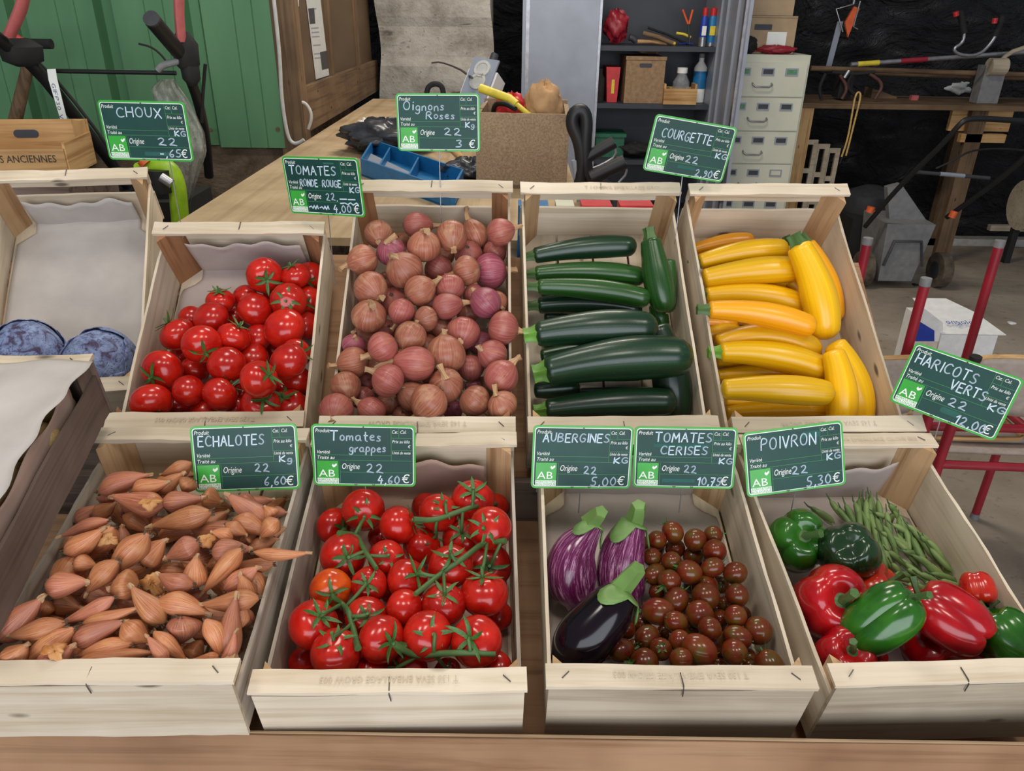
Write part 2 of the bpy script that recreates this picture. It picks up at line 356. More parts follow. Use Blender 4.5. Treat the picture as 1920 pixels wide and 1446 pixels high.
# ---------------------------------------------------------------- the shed itself
WY = 5.6
struct('floor', MB().box((-7, -2.5, -.1), (7, 7, 0)), 'concrete_floor')
def bw(u, v):
    x = -7 + 14 * u; z = 3.6 * v
    return (x, WY + .035 * math.sin(x * 3.1 + 2 * math.sin(z * 1.7)) + .025 * math.sin(z * 7 + x * 2.3), z)
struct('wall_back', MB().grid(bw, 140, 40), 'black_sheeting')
GY = 3.0
GX = float(atY(536, 280, GY)[0]); GZ = float(atY(420, 276, GY)[2])
mb = MB(); prof = []; P_ = .312; x = GX - 15 * P_
while x < GX - .02:
    prof += [(x, 0), (x + .008, .05), (x + .046, .05), (x + .07, 0), (x + .118, 0), (x + .12, 0), (x + .178, 0), (x + .18, .004), (x + .184, .004), (x + .186, 0), (x + .244, 0), (x + .246, .004), (x + .25, .004), (x + .252, 0)]; x += P_
prof.append((GX, 0))
V = [(a, GY + b, z) for z in (GZ, 3.4) for a, b in prof]; n_ = len(prof)
mb.add(V, [(i, i + 1, n_ + i + 1, n_ + i) for i in range(n_ - 1)], None, True)
o = struct('wall_left', mb, 'green_cladding', False); so = o.modifiers.new('thick', 'SOLIDIFY'); so.thickness = .003; so.offset = 1
struct('wall_left_base', MB().box((-7, GY + .06, 0), (GX + .02, GY + .3, GZ - .005)), 'masonry')
a = atY(511, 0, GY - .02); b = atY(562, 270, GY - .02)
struct('trim_1', MB().box((GX - .012, GY + .0, GZ - .03), (GX + .075, GY + .1, 3.4)), 'brownwood_z')
SX = GX + .05
struct('wall_side', MB().box((SX - .1, GY + .1, GZ + .2), (SX, 4.7, 3.4)), 'side_panel')
struct('trim_2', MB().box((SX - .03, GY + .1, GZ + .05), (SX + .025, 4.75, GZ + .21)), 'brownwood_y')
for k, yy in enumerate((3.62, 4.25)): struct('trim_%d' % (3 + k), MB().box((SX, yy, GZ + .21), (SX + .012, yy + .05, 3.4)), 'brownwood_z')
struct('wall_side_base', MB().box((SX - .35, GY + .3, 0), (SX - .12, 4.7, GZ + .05)), 'masonry')
PY = 4.62
px0, px1 = float(atY(712, 120, PY)[0]), float(atY(922, 120, PY)[0])
mb = MB()
def pil(u, v):
    z = 3.4 * v; return (px0 + (px1 - px0) * u + (.006 * math.sin(z * 9) if 0 < u < 1 else .012 * math.sin(z * 11)), PY + .006 * math.sin(z * 14 + u * 3) - (.012 if int(z / .2) % 2 else 0), z)
mb.grid(pil, 14, 68); mb.box((px0 + .01, PY + .02, 0), (px1 - .01, PY + .6, 3.4))
struct('pillar', mb, 'concrete_wall', False)
struct('baseboard_back', MB().box((1.2, WY - .16, 0), (6.5, WY - .07, .05)), 'concrete_wall')
# ---------------------------------------------------------------- crates
class Crate:
    def __init__(s, name, x, y, z, tilt, yaw, L, H, drop):
        t, w_ = math.radians(tilt), math.radians(yaw); ct, st, cy, sy = math.cos(t), math.sin(t), math.cos(w_), math.sin(w_)
        s.ex = np.array([cy, sy, 0]); s.ey = np.array([-ct * sy, ct * cy, st]); s.ez = np.array([st * sy, -st * cy, ct])
        s.o = np.array([x, y, z]) - drop * s.ez; s.L, s.H, s.name = L, H, name
        s.M = np.eye(4); s.M[:3, 0] = s.ex; s.M[:3, 1] = s.ey; s.M[:3, 2] = s.ez; s.M[:3, 3] = s.o
    def w(s, x, y, z): return s.o + x * s.ex + y * s.ey + z * s.ez
    def loc(s, P): d = np.asarray(P) - s.o; return np.stack([d @ s.ex, d @ s.ey, d @ s.ez], -1)
    def px(s, px, py, h):
        d = ray(px, py); return CAM + d * (((s.o - CAM) @ s.ez + h) / (d @ s.ez))
T13, T14 = (.408, .13, .03), (.517, .145, 0)
CR = {
 'shallot': Crate('shallot', -.4311, .5817, .7739, 10.08, 1.72, .408, .10, 0), 'truss': Crate('truss', -.129, .6162, .7364, 13.34, 2.04, *T13),
 'aubergine': Crate('aubergine', .1921, .6331, .7324, 13.82, .53, *T13), 'pepper': Crate('pepper', .5121, .6464, .7307, 12.93, 2.73, *T13),
 'potato': Crate('potato', -.683, .57, .853, 13, 4.96, .4, .098, -.032), 'tomato': Crate('tomato', -.4749, 1.0828, .8296, 35.05, 3.27, *T13),
 'onion': Crate('onion', -.1453, 1.095, .7966, 34.37, 1.5, *T14), 'courgette': Crate('courgette', .1723, 1.1208, .7896, 34.9, 2.2, *T14),
 'yellow': Crate('yellow', .4867, 1.1102, .7983, 33.99, 2.38, *T14), 'cabbage': Crate('cabbage', -.8082, 1.2117, .7847, 34.5, 13.6, *T14),
}
CLAB = {'shallot': 'pale wooden crate heaped with copper brown shallots', 'truss': 'pale wooden crate of red tomatoes on green vines',
 'aubergine': 'pale wooden crate holding three aubergines and brown cherry tomatoes', 'pepper': 'pale wooden crate holding red and green peppers with green beans',
 'potato': 'old dark-sided wooden crate covered by a sheet of grey paper', 'tomato': 'low wooden crate of loose round red tomatoes behind the shallots',
 'onion': 'deep wooden crate full of pink onions', 'courgette': 'deep wooden crate of dark green courgettes', 'yellow': 'deep wooden crate of bright yellow courgettes',
 'cabbage': 'wide-handled wooden crate nearly empty, two red cabbages at its bottom'}
STAMP = {'truss': 'F', 'aubergine': 'F', 'tomato': 'F', 'onion': 'F', 'yellow': 'F', 'courgette': 'B', 'pepper': 'B'}
def build_crate(key):
    c = CR[key]; L, H = c.L, c.H; deep = H > .14; old = key == 'potato'; sd = sum(map(ord, key))
    t = thing('wooden_crate', CLAB[key], 'crate', c.M, 'wooden produce crates on the stand')
    wx, wy = ('oldwood_x', 'oldwood_y') if old else ('poplar_x', 'poplar_y'); hs = .105 if deep else H - .028
    fx = 'poplar_x' if key == 'truss' else wx
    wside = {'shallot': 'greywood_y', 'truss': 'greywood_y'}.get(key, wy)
    for k, sx in enumerate((-1, 1)):
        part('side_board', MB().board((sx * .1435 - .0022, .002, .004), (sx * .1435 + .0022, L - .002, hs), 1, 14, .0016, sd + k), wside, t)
        for yy, d in ((.006, 1), (L - .006, -1)):
            a = (sx * .141, yy, .0); b_ = (sx * .141 - sx * .036, yy, 0); c_ = (sx * .141, yy + d * .036, 0)
            if deep and d < 0: b_ = (sx * .141 - sx * .03, yy, 0)
            q = [a, b_, c_] if sx * d < 0 else [a, c_, b_]
            part('corner_post', MB().prism(q, (0, 0, H - .001)), 'oldwood_z' if old else ('post_dark' if key in ('tomato', 'onion') else 'post_wood'), t)
    for yy, d in ((0, 1), (L, -1)):
        back = d < 0; y0, y1 = sorted((yy, yy + d * .0275))
        part('end_rail', MB().board((-.15, y0, H), (.15, y1, H + .005), 0, 16, .0012, sd + 5 + back), 'poplar_x' if old else wx, t)
        y0, y1 = sorted((yy + d * .001, yy + d * .0055))
        if back and deep:
            part('end_slat', MB().board((-.147, y0, .109), (.147, y1, H - .001), 0, 12, .001, sd + 7), wx, t)
            part('end_slat', MB().board((-.147, y0, .003), (.147, y1, .084), 0, 12, .001, sd + 8), wx, t)
        else:
            part('end_slat', MB().board((-.147, y0, .002), (.147, y1, H - .002), 0, 14, .0012, sd + 7 + 20 * back), 'greywood_x' if not (old or back or key in ('truss', 'shallot')) else wx, t)  # most front slats greyer than the rails: partly shade put into the wood colour
        for sx in (-.128, 0, .128):
            ym = yy + d * .014; st = MB()
            if sx: st.tube([(sx - .004, ym + sx / abs(sx) * .004, H + .0056), (sx + .004, ym - sx / abs(sx) * .004, H + .0056)], .0007, 5)
            else: st.tube([(0, yy + d * .018, H + .0056), (.001, yy + d * .002, H + .0058), (.001, yy - d * .001, H + .002), (.002, yy - d * .001, H - .012)], .0007, 5)
            part('staple', st, 'staple_steel', t)
        if STAMP.get(key) == ('B' if back else 'F'):
            tx = MB(); flip = not back
            put_text(tx, ('T 145' if deep else 'T 130') + ' SEVA EMBALLAGE GROW' + ('' if deep else ' 003'), .075 if flip else -.03, yy + d * .014 + (.004 if flip else -.004), .011, H + .0068, 0, .15, flip=flip)
            part('stamp_print', tx, 'stamp_ink', t)
    for k in range(4):
        x0 = -.139 + k * .0705; part('bottom_board', MB().board((x0, .004, 0), (x0 + .066, L - .004, .004), 1, 6, .0004, sd + 30 + k), wy, t)
    return t
for k_ in CR: build_crate(k_)
# paper linings
def liner(key, mat, label, wave=.008, front=True, up=.07, rip=.0, side=.05, seed=0, hb=None):
    c = CR[key]; r = np.random.default_rng(seed); mb = MB(); L = c.L - .02
    # profile along y: front flap, floor, back flap
    hb = up if hb is None else hb; hf = .05
    tot = hf + L + hb
    def fn(u, v):
        s_ = u * tot; yy_ = min(max(s_ - hf, 0), L); hw = .102 + .032 * min(1, max(0, (min(yy_, L - yy_) - .028) / .02)); x = hw * (2 * v - 1)
        jag = .006 * math.sin(v * 9 + seed) + .004 * math.sin(v * 23 + 2 * seed)
        if s_ < hf: y, z = .0095, .006 + (hf - s_)
        elif s_ < hf + L: y, z = .0095 + (s_ - hf), .006
        else: y, z = .0095 + L - .16 * (s_ - hf - L), .006 + (s_ - hf - L) + (jag if u > .97 else 0)
        fl = wave * (.5 + .5 * math.sin(v * 13 + seed + 2 * math.sin(s_ * 9))) * (.4 + .6 * math.sin(s_ * 17 + seed) ** 2)
        if hf < s_ < hf + L: z += fl * min(1, (s_ - hf) * 20, (hf + L - s_) * 20)
        else: y += (fl if s_ < hf else -fl)
        return (x, y, z)
    mb.grid(fn, 44, 26)
    o = solo('paper_liner', mb, mat, label, 'paper', Matrix(c.M.tolist()), 'crate lining papers', sol=.0008)
    return o
liner('cabbage', 'kraft', 'large sheet of grey kraft paper lining the crate of red cabbages', .005, hb=.075, seed=1)
liner('tomato', 'kraft_grey', 'pinkish kraft paper lining the crate of loose round tomatoes', .003, hb=.1, seed=2)
liner('truss', 'kraft_brown', 'brown kraft paper with scalloped edge behind the vine tomatoes', .004, hb=.09, seed=3)
liner('aubergine', 'kraft_grey', 'grey paper lining behind the aubergines and cherry tomatoes', .003, hb=.1, seed=4)
liner('pepper', 'kraft_grey', 'grey paper lining behind the green beans and peppers', .004, hb=.08, seed=5)
# display stand
yb = .600; P1 = atY(985, 1371, yb); zl = float(P1[2]) - .008
st = thing('display_stand', 'long brown plywood-fronted display stand carrying the produce crates', 'stand', np.eye(4))
yo = float(CAM[1] + ray(985, 1385)[1] * ((zl - 1.5) / ray(985, 1385)[2]))
part('front_board', MB().board((-1.7, yo, zl - .28), (1.05, yb, zl), 0, 30, .0012, 3), 'stand_board', st)
dk = MB(); d0 = (0, .65, .69); t_ = math.radians(13.4)
def slab(y0, z0, ln, ang, th, x0=-1.25, x1=.70):
    a = math.radians(ang); e = np.array([0, math.cos(a), math.sin(a)]); nn = np.array([0, -math.sin(a), math.cos(a)])
    p = [np.array([x, y0, z0]) + e * l + nn * h for h in (-th, 0) for x, l in ((x0, 0), (x1, 0), (x1, ln), (x0, ln))]
    return p[:4], p[4:]
dk.hexa(*slab(.655, .668, .38, 12.0, .018)); part('ledge_strip', MB().board((-1.7, yo + .001, zl), (1.05, yb, zl + .003), 0, 40, .0006, 9), 'ledge_ply', st); part('gap_shade_board', MB().box((-1.25, 1.062, .40), (.70, 1.078, .798)), 'oldwood_x', st); part('lower_shelf', dk, 'stand_board', st)  # riser is an added board, dark so gaps between crates read as shade
part('upper_shelf', MB().hexa(*slab(1.10, .762, .50, 34.4, .018, -.655, .70)), 'stand_board', st)
_c = CR['cabbage']; part('side_shelf', MB().box((-.17, .0, -.03), (.10, .42, -.008), _c.M), 'stand_board', st)
for x in (-1.15, -.3, .63):
    part('leg', MB().box((x - .035, .655, 0), (x + .035, .71, .652)), 'pine_z', st)
    part('leg', MB().box((x - .035, 1.45, 0), (x + .035, 1.5, .97)), 'pine_z', st)
# ---------------------------------------------------------------- produce materials
def m_fruit(name, c0, c1, rough=.2, coat=.1, spots=None, var=(.9, 1.08)):
    s = NT(name); n = s.noise(s.coords('Object', (1, 1, 1)), 1.4, 3); r = s.ramp(n, 0, [(.35, c0), (.68, c1)]); src = (r, 0)
    if spots:
        n2 = s.noise(s.coords('Object', (1, 1, 1)), spots[1], 2); k = s.ramp(n2, 0, [(.62, (0, 0, 0)), (.72, (255, 255, 255))]); src = s.mix(src, spots[0], (k, 0))
    s.base(s.rand_tint(src, *var)); return s.done(rough, .5, coat=coat, coat_r=.08)
m_fruit('tomato_skin', (176, 20, 12), (202, 38, 20)); m_fruit('tomato_orange', (196, 60, 16), (222, 92, 20))
s = NT('cherry_skin'); v = s.coords('tc', (.6, .6, .9)); n = s.noise(v, 1.2, 3); r = s.ramp(n, 0, [(.3, (104, 26, 15)), (.5, (108, 48, 19)), (.68, (92, 72, 24))]); s.base(s.rand_tint((r, 0), .8, 1.15)); s.done(.2, .4, coat=.1)
def m_streak(name, stops, patch, pscale=1.3, lo=.52, k=9, rough=.42, var=(.85, 1.12), coat=.0):
    s = NT(name); n = s.noise(s.coords('tc', (k, k, .55)), 1.0, 5, .6, .25); r = s.ramp(n, 0, stops)
    n2 = s.noise(s.coords('tc', (1, 1, .9)), pscale, 4, .6, .5); kk = s.ramp(n2, 0, [(lo, (0, 0, 0)), (lo + .16, (200, 200, 200))])
    s.base(s.rand_tint(s.mix((r, 0), patch, (kk, 0)), *var)); s.bump(n, 0, .25, .003); return s.done(rough, .45, coat=coat, coat_r=.2)
m_streak('onion_pink', [(.25, (136, 66, 62)), (.5, (164, 88, 80)), (.75, (190, 122, 108))], (176, 116, 84), k=16, rough=.27)
m_streak('onion_brown', [(.25, (130, 72, 54)), (.5, (160, 96, 74)), (.75, (190, 132, 104))], (190, 148, 112), lo=.52, k=16, rough=.3)
m_streak('onion_purple', [(.25, (124, 52, 70)), (.5, (154, 78, 92)), (.75, (184, 120, 126))], (170, 100, 92), lo=.56, k=16, rough=.26)
m_streak('dry_skin', [(.3, (128, 92, 62)), (.5, (178, 138, 98)), (.7, (212, 178, 136))], (150, 110, 78))
m_streak('shallot_skin', [(.25, (140, 80, 48)), (.5, (188, 118, 78)), (.75, (220, 160, 116))], (198, 142, 88), k=14, lo=.5, rough=.3, var=(.78, 1.15))
m_streak('shallot_rosy', [(.25, (142, 82, 58)), (.5, (180, 110, 84)), (.75, (214, 152, 122))], (194, 128, 82), k=14, lo=.5, rough=.3, var=(.78, 1.12))
s = NT('peel_flake'); n = s.noise(s.coords('Object', (1, 1, 1)), 60, 4); r = s.ramp(n, 0, [(.3, (190, 120, 60)), (.7, (226, 176, 116))]); s.base((r, 0)); s.done(.4, .4, alpha=.82)
flat('root_hair', (92, 76, 58), .9, .3, 60)
def m_courg(name, base, stripe, fleck, rough=.3, k=5, thr=.66):
    s = NT(name); n = s.noise(s.coords('tc', (k, k, 1.2)), 1, 2); r = s.ramp(n, 0, [(.35, base), (.7, stripe)])
    n2 = s.noise(s.coords('tc', (9, 9, 330)), 1.0, 1); kk = s.ramp(n2, 0, [(thr, (0, 0, 0)), (thr + .05, (150, 150, 150))])
    s.base(s.rand_tint(s.mix((r, 0), fleck, (kk, 0)), .8, 1.2)); s.bump(n, 0, .08, .004); return s.done(rough, .5, coat=.15, coat_r=.15)
m_courg('courgette_skin', (16, 40, 24), (24, 56, 30), (60, 92, 58)); m_courg('courgette_light', (26, 66, 22), (44, 90, 28), (84, 120, 56))
m_courg('yellow_skin', (232, 172, 6), (242, 192, 16), (236, 180, 10), .32); m_courg('yellow_orange', (224, 146, 8), (236, 166, 14), (230, 150, 10), .32)
s = NT('aubergine_striped'); v = s.coords('tc', (9, 9, 26)); n = s.noise(v, 1.0, 6, .74, .9); r = s.ramp(n, 0, [(.40, (84, 18, 58)), (.52, (112, 36, 84)), (.60, (186, 130, 166)), (.72, (224, 196, 206))]); s.base((r, 0)); s.done(.2, .5, coat=.3)
s = NT('aubergine_black'); n = s.noise(s.coords(), 12, 3); r = s.ramp(n, 0, [(.3, (12, 6, 11)), (.7, (20, 9, 18))]); s.base((r, 0)); s.done(.15, .35, coat=.1)
m_fruit('pepper_red', (150, 8, 20), (186, 18, 24), .2, .15); m_fruit('pepper_orange', (206, 50, 14), (188, 26, 18), .2, .3)
m_fruit('pepper_green', (30, 84, 16), (48, 108, 24), .2, .3); m_fruit('pepper_dark', (20, 46, 22), (28, 60, 24), .2, .3)
m_fruit('bean_skin', (104, 132, 70), (140, 162, 98), .5, 0)
s = NT('cabbage_leaf'); v = s.coords('Object', (1, 1, 1)); vo = s.noise(v, 5, 5, .62, 2.6); n = s.noise(v, 2.2, 4, .6, 1.2)
r = s.ramp(n, 0, [(.36, (74, 62, 92)), (.46, (122, 136, 176)), (.7, (156, 174, 212))]); r2 = s.ramp(vo, 0, [(.41, (96, 78, 110)), (.455, (255, 255, 255))]); s.base(s.mix((r, 0), (r2, 0), .6, 'MULTIPLY')); s.bump(vo, 0, .5, .006); s.done(.5, .4)
flat('potato_skin', (176, 146, 96), .85, .2, 30, bump=.3)
# ---------------------------------------------------------------- produce shapes (unit size, stem end towards +Z)
def tomato_proto(fl=.86, n=26, lob=5, amp=.022, dim=.12):
    mb = MB(); pr = []
    for k in range(17):
        a = math.pi * (.015 + .97 * k / 16); r = math.sin(a); z = math.cos(a) * fl
        if z > 0: z -= dim * math.exp(-(r / .3) ** 2)
        pr.append((r, z))
    ph = random.uniform(0, 6); mb.lathe(pr[::-1], n, lambda t, r, z, u: (r * (1 + amp * math.cos(lob * t + ph) * max(0, z + .3)), 0)); return mb
def calyx_proto(n=5, R=.62, curl=.22, top=.74, stem=.3, seed=0, wid=.1):
    r = np.random.default_rng(seed); mb = MB()
    for k in range(n):
        a = 2 * math.pi * (k + r.uniform(-.2, .2)) / n; L = R * r.uniform(.75, 1.15); c_ = curl * r.uniform(-.3, 1.6); V = []; tw = r.uniform(-.25, .25)
        for q in range(7):
            t = q / 6; d = L * t; h = top + .05 + .10 * t - .42 * (d / 1.0) ** 2 * .6 + c_ * t * t; w_ = wid * math.sin(math.pi * min(1, t * .88 + .12)) ** .8 * (1 if q < 6 else .12)
            for e in (-1, 0, 1):
                aa = a + tw * t * t; V.append((d * math.cos(aa) - e * w_ * math.sin(aa), d * math.sin(aa) + e * w_ * math.cos(aa), h + (.03 if e else 0)))
        mb.add(V, [(3 * i + j, 3 * i + j + 1, 3 * i + j + 4, 3 * i + j + 3) for i in range(6) for j in range(2)])
    mb.tube([(0, 0, top), (.01, .02, top + .12 + stem * .4), (.03, .05, top + .12 + stem)], [.085, .06, .07], 7); return mb
TOM = [tomato_proto(f, 26, l, a, d).mesh('tomato_body', 'tomato_skin') for f, l, a, d in ((.88, 5, .02, .1), (.84, 6, .03, .13), (.92, 5, .01, .08))]
TOMO = tomato_proto(.85, 26, 5, .025, .12).mesh('tomato_body', 'tomato_orange')
CAL = [calyx_proto(5 + i % 2, .80 + .06 * (i % 3), .2 + .14 * (i % 3), .72, .2 + .06 * i, 40 + i, .09).mesh('calyx_leaves', 'leaf_green') for i in range(5)]
CHE = [tomato_proto(f, 20, 4, .01, .05).mesh('cherry_body', 'cherry_skin') for f in (.98, 1.12, 1.25)]
CCAL = [calyx_proto(5, .62, .55, .9, .3, 70 + i, .11).mesh('calyx_leaves', 'leaf_green') for i in range(3)]
def onion_proto(w_, h, sh, seed):
    r = np.random.default_rng(seed); pr = []
    for k in range(20):
        t = k / 19; a = math.pi * (.03 + .90 * t); rr = math.sin(a) * w_; z = -math.cos(a) * h + (sh * max(0, t - .55) ** 1.5 * 2)
        if t > .8: rr = max(rr, .2 - .2 * (t - .8))
        pr.append((rr, z))
    ph = r.uniform(0, 6, 2); mb = MB(); mb.lathe(pr, 26, lambda t, q, z, u: (q * (1 + .03 * math.cos(2 * t + ph[0]) + .012 * math.cos(9 * t + ph[1])), 0)); return mb, pr[-1]
def neck_proto(top, ln, seed):
    r = np.random.default_rng(seed); R0 = top[0] * 1.15; z0 = top[1] - .06; d = r.normal(0, .14, 2)
    P = [(0, 0, z0), (d[0] * .2, d[1] * .2, z0 + ln * .35), (d[0] * .7, d[1] * .7, z0 + ln * .7), (d[0] * 1.6, d[1] * 1.6, z0 + ln)]
    return MB().tube(P, [R0, R0 * .68, R0 * .55, R0 * .75], 12, True, lambda t, v: 1 + .22 * math.cos(3 * t + 4 * v + seed) + .12 * math.cos(7 * t + seed))
def root_proto(z, seed, rad=.13, ln=.14):
    r = np.random.default_rng(seed); mb = MB()
    mb.lathe([(.02, z - .05), (rad, z - .03), (rad * 1.1, z + .03), (.02, z + .06)], 10)
    for k in range(12):
        a = r.uniform(0, 6.28); q = rad * r.uniform(.2, 1); mb.tube([(q * math.cos(a), q * math.sin(a), z), (q * 1.7 * math.cos(a), q * 1.7 * math.sin(a), z - ln * r.uniform(.5, 1.2))], [.018, .006], 4)
    return mb
ONS = []
for i, (w_, h, sh) in enumerate(((1, .92, .25), (1, .84, .15), (.97, 1.0, .5), (1, .88, .35))):
    mb, top = onion_proto(w_, h, sh, i); ONS.append({m: mb.mesh('onion_bulb', m) for m in ('onion_pink', 'onion_brown', 'onion_purple')})
    ONS[-1]['neck'] = [neck_proto(top, l, i * 3 + j).mesh('dry_neck', 'dry_skin') for j, l in enumerate((.32, .6, .95))]
    ONS[-1]['root'] = root_proto(-h * .97, i).mesh('root_tuft', 'root_hair')
def shallot_proto(seed):
    r = np.random.default_rng(seed); N = 15; P = []; R = []; b = r.uniform(-.9, .9); mx = r.uniform(.28, .42); tipw = r.uniform(.10, .2)
    for k in range(N):
        t = k / (N - 1); P.append((b * (t - .5) ** 2 * 1.6 - b * .2, .25 * math.sin(t * 3 + seed) * t, t - .5))
        q = math.sin(math.pi / 2 * min(1, t / mx)) ** .75 if t < mx else (1 - ((t - mx) / (1 - mx)) ** 1.5) * (1 - tipw) + tipw
        R.append(max(.16, q))
    # squash the path: z in units of length, x/y in units of half width
    mb = MB(); V = []; TC = []; n = 16; ph = r.uniform(0, 6, 2); am = r.uniform(.02, .09)
    for k in range(N):
        for j in range(n):
            t = 2 * math.pi * j / n; q = R[k] * (1 + am * math.cos(3 * t + ph[0]) + .025 * math.cos(8 * t + ph[1]))
            V.append((P[k][0] + q * math.cos(t), P[k][1] + q * math.sin(t), P[k][2])); TC.append((math.cos(t), math.sin(t), P[k][2] * 3))
    F = [(k * n + j, k * n + (j + 1) % n, (k + 1) * n + (j + 1) % n, (k + 1) * n + j) for k in range(N - 1) for j in range(n)] + [tuple(range(n - 1, -1, -1)), tuple((N - 1) * n + j for j in range(n))]
    mb.add(V, F, TC); e = P[-1]
    tip = MB(); V = []; TC = []
    for k, (dz, q) in enumerate(((-.03, 1.25), (.02, 1.15), (.06, 1.0), (.10, .85))):
        for j in range(10):
            t = 2 * math.pi * j / 10; qq = R[-1] * q * (1 + .3 * math.cos(3 * t + k + seed) + .15 * math.cos(5 * t)); V.append((e[0] + qq * math.cos(t) + .1 * k * ph[0] / 6, e[1] + qq * math.sin(t), e[2] + dz)); TC.append((math.cos(t), math.sin(t), dz * 4))
    tip.add(V, [(k * 10 + j, k * 10 + (j + 1) % 10, (k + 1) * 10 + (j + 1) % 10, (k + 1) * 10 + j) for k in range(3) for j in range(10)] + [tuple(30 + j for j in range(10))], TC)
    rt = MB(); s0 = P[0]
    for k in range(9):
        a = r.uniform(0, 6.28); q = .3 * r.uniform(.2, 1); rt.tube([(s0[0] + q * math.cos(a), s0[1] + q * math.sin(a), -.495), (s0[0] + q * 1.5 * math.cos(a), s0[1] + q * 1.5 * math.sin(a), -.5 - .035 * r.uniform(.5, 1.3))], [.05, .02], 4)
    return {m: mb.mesh('shallot_bulb', m) for m in ('shallot_skin', 'shallot_rosy')}, tip.mesh('dry_tip', 'dry_skin'), rt.mesh('root_tuft', 'root_hair')
SHA = [shallot_proto(i) for i in range(7)]
# ---------------------------------------------------------------- settling what the photo shows into its crate
def view_axis(px, py, r, f, back=-.1):
    d = ray(px, py); d = d / np.linalg.norm(d); rx = RIGHT - d * (RIGHT @ d); rx /= np.linalg.norm(rx); uy = np.cross(rx, d)
    o = np.array([(f[0] - px) / r, (f[1] - py) / r]); l = np.hypot(*o)
    tz = math.sqrt(1 - l * l) if l < 1 else back
    if l > 1: o = o / l
    a = o[0] * rx - o[1] * uy - tz * d; return a / np.linalg.norm(a)
def settle(key, items, htop, iters=160, maxh=.17, clampx=True, squeeze=1.0, fat=.96, fs=.97):
    """items: dicts with balls [(px, py, rpx)] and layer; gives each ball its place (x, y, z, r) in the crate"""
    c = CR[key]; D = []; own = []; rp = []
    for i, it in enumerate(items):
        for b in it['balls']: D.append(ray(b[0], b[1])); own.append(i); rp.append(b[2] / FPX)
    D = np.array(D); own = np.array(own); rp = np.array(rp); dn = np.linalg.norm(D, axis=1)
    m = np.zeros(len(items))
    for i, it in enumerate(items):
        bs = np.array(it['balls']); p = bs.mean(0); lo = c.loc(c.px(p[0], p[1], .06))
        h = htop(lo[1]) - it.get('layer', 0) * .032; P = c.px(p[0], p[1], max(.012, h)); m[i] = dep(P)
    m0 = m.copy(); so = (CAM - c.o)
    sh = np.zeros((len(items), 3)); E = np.stack([c.ex, c.ey, c.ez]); lay = np.array([it.get('layer', 0) for it in items])
    fixed = np.array([bool(it.get('over')) for it in items])
    for q in range(iters + 12):
        if q >= iters: squeeze = max(squeeze, fs)
        P = CAM + D * m[own][:, None] + sh[own]; R = rp * m[own]
        d = P[:, None] - P[None]; L = np.linalg.norm(d, axis=2); pen = fat * (R[:, None] + R[None]) - L
        pen[own[:, None] == own[None]] = 0; pen = np.maximum(pen, 0)
        I, J = np.nonzero(np.triu(pen)); dm = np.zeros_like(m); cnt = np.zeros_like(m)
        for i, j in zip(I, J):
            a, b = own[i], own[j]; sgn = -1 if (lay[a], m[i if 0 else a]) < (lay[b], m[b]) else 1
            x = pen[i, j] * .35; x *= q < iters; dm[a] += sgn * x; dm[b] -= sgn * x; cnt[a] += 1; cnt[b] += 1
        m += np.clip(dm / np.maximum(1, np.sqrt(cnt)), -.006, .006)
        P = CAM + D * m[own][:, None] + sh[own]; R = rp * m[own]; lo = (P - c.o) @ E.T; cosz = -(D @ c.ez)
        df = np.maximum(0, R * .98 + .010 - lo[:, 2]) / cosz; up_ = np.maximum(0, lo[:, 2] - maxh) / cosz
        a = np.zeros_like(m); np.maximum.at(a, own, df); m -= a; a[:] = 0; np.maximum.at(a, own, up_); m += .5 * a
        if clampx:
            lim = .1395 - R * squeeze; hs = lo[:, 2] - R * .3 < .105
            ov = np.where(hs, np.maximum(0, np.abs(lo[:, 0]) - lim) * np.sign(lo[:, 0]), 0); yl = np.where(True, np.maximum(0, R + .007 - lo[:, 1]), 0) - np.maximum(0, lo[:, 1] + R + .007 - c.L)
            sh *= .97
            for A_, e_, sg in ((ov, c.ex, -1), (yl, c.ey, 1)):
                hi = np.zeros(len(m)); lw = np.zeros(len(m)); np.maximum.at(hi, own, A_); np.minimum.at(lw, own, A_)
                sh += np.outer(np.where(fixed, 0, .5 * sg * (hi + lw)), e_)
    P = CAM + D * m[own][:, None] + sh[own]; R = rp * m[own]
    for i, it in enumerate(items):
        k = np.nonzero(own == i)[0]; it['P'] = P[k]; it['R'] = R[k]; it['loc'] = c.loc(P[k].mean(0))
    return items
def buried(key, items, R, n=40, levels=2, y0=.0, y1=1.0, mg=0.0):
    c = CR[key]; P = np.vstack([it['P'] for it in items]); Q = np.concatenate([it['R'] for it in items]); L = (P - c.o) @ np.stack([c.ex, c.ey, c.ez]).T
    out = []
    for lev in range(levels):
        z = .008 + R * (1 + 1.65 * lev); k = 0; y = .012 + mg + R * (1 + .5 * (lev % 2)); row = 0
        while y < min(c.L - R - .01 - mg, y1 * c.L):
            x = -.136 + mg + R * (1 + (row + lev) % 2 * .9)
            while x < .137 - R - mg:
                p = np.array([x + random.uniform(-.004, .004), y + random.uniform(-.004, .004), z])
                dd = np.linalg.norm(L - p, axis=1) - Q - R * .94
                near = L[(np.hypot(L[:, 0] - p[0], L[:, 1] - p[1]) < R * 1.6)]
                if dd.min() > 0 and y >= y0 * c.L and len(near) and near[:, 2].max() > z + R * .4 and len(out) < n:
                    out.append(p); L = np.vstack([L, p]); Q = np.append(Q, R)
                x += 2.02 * R
            y += 1.8 * R; row += 1
    return [c.w(*p) for p in out]
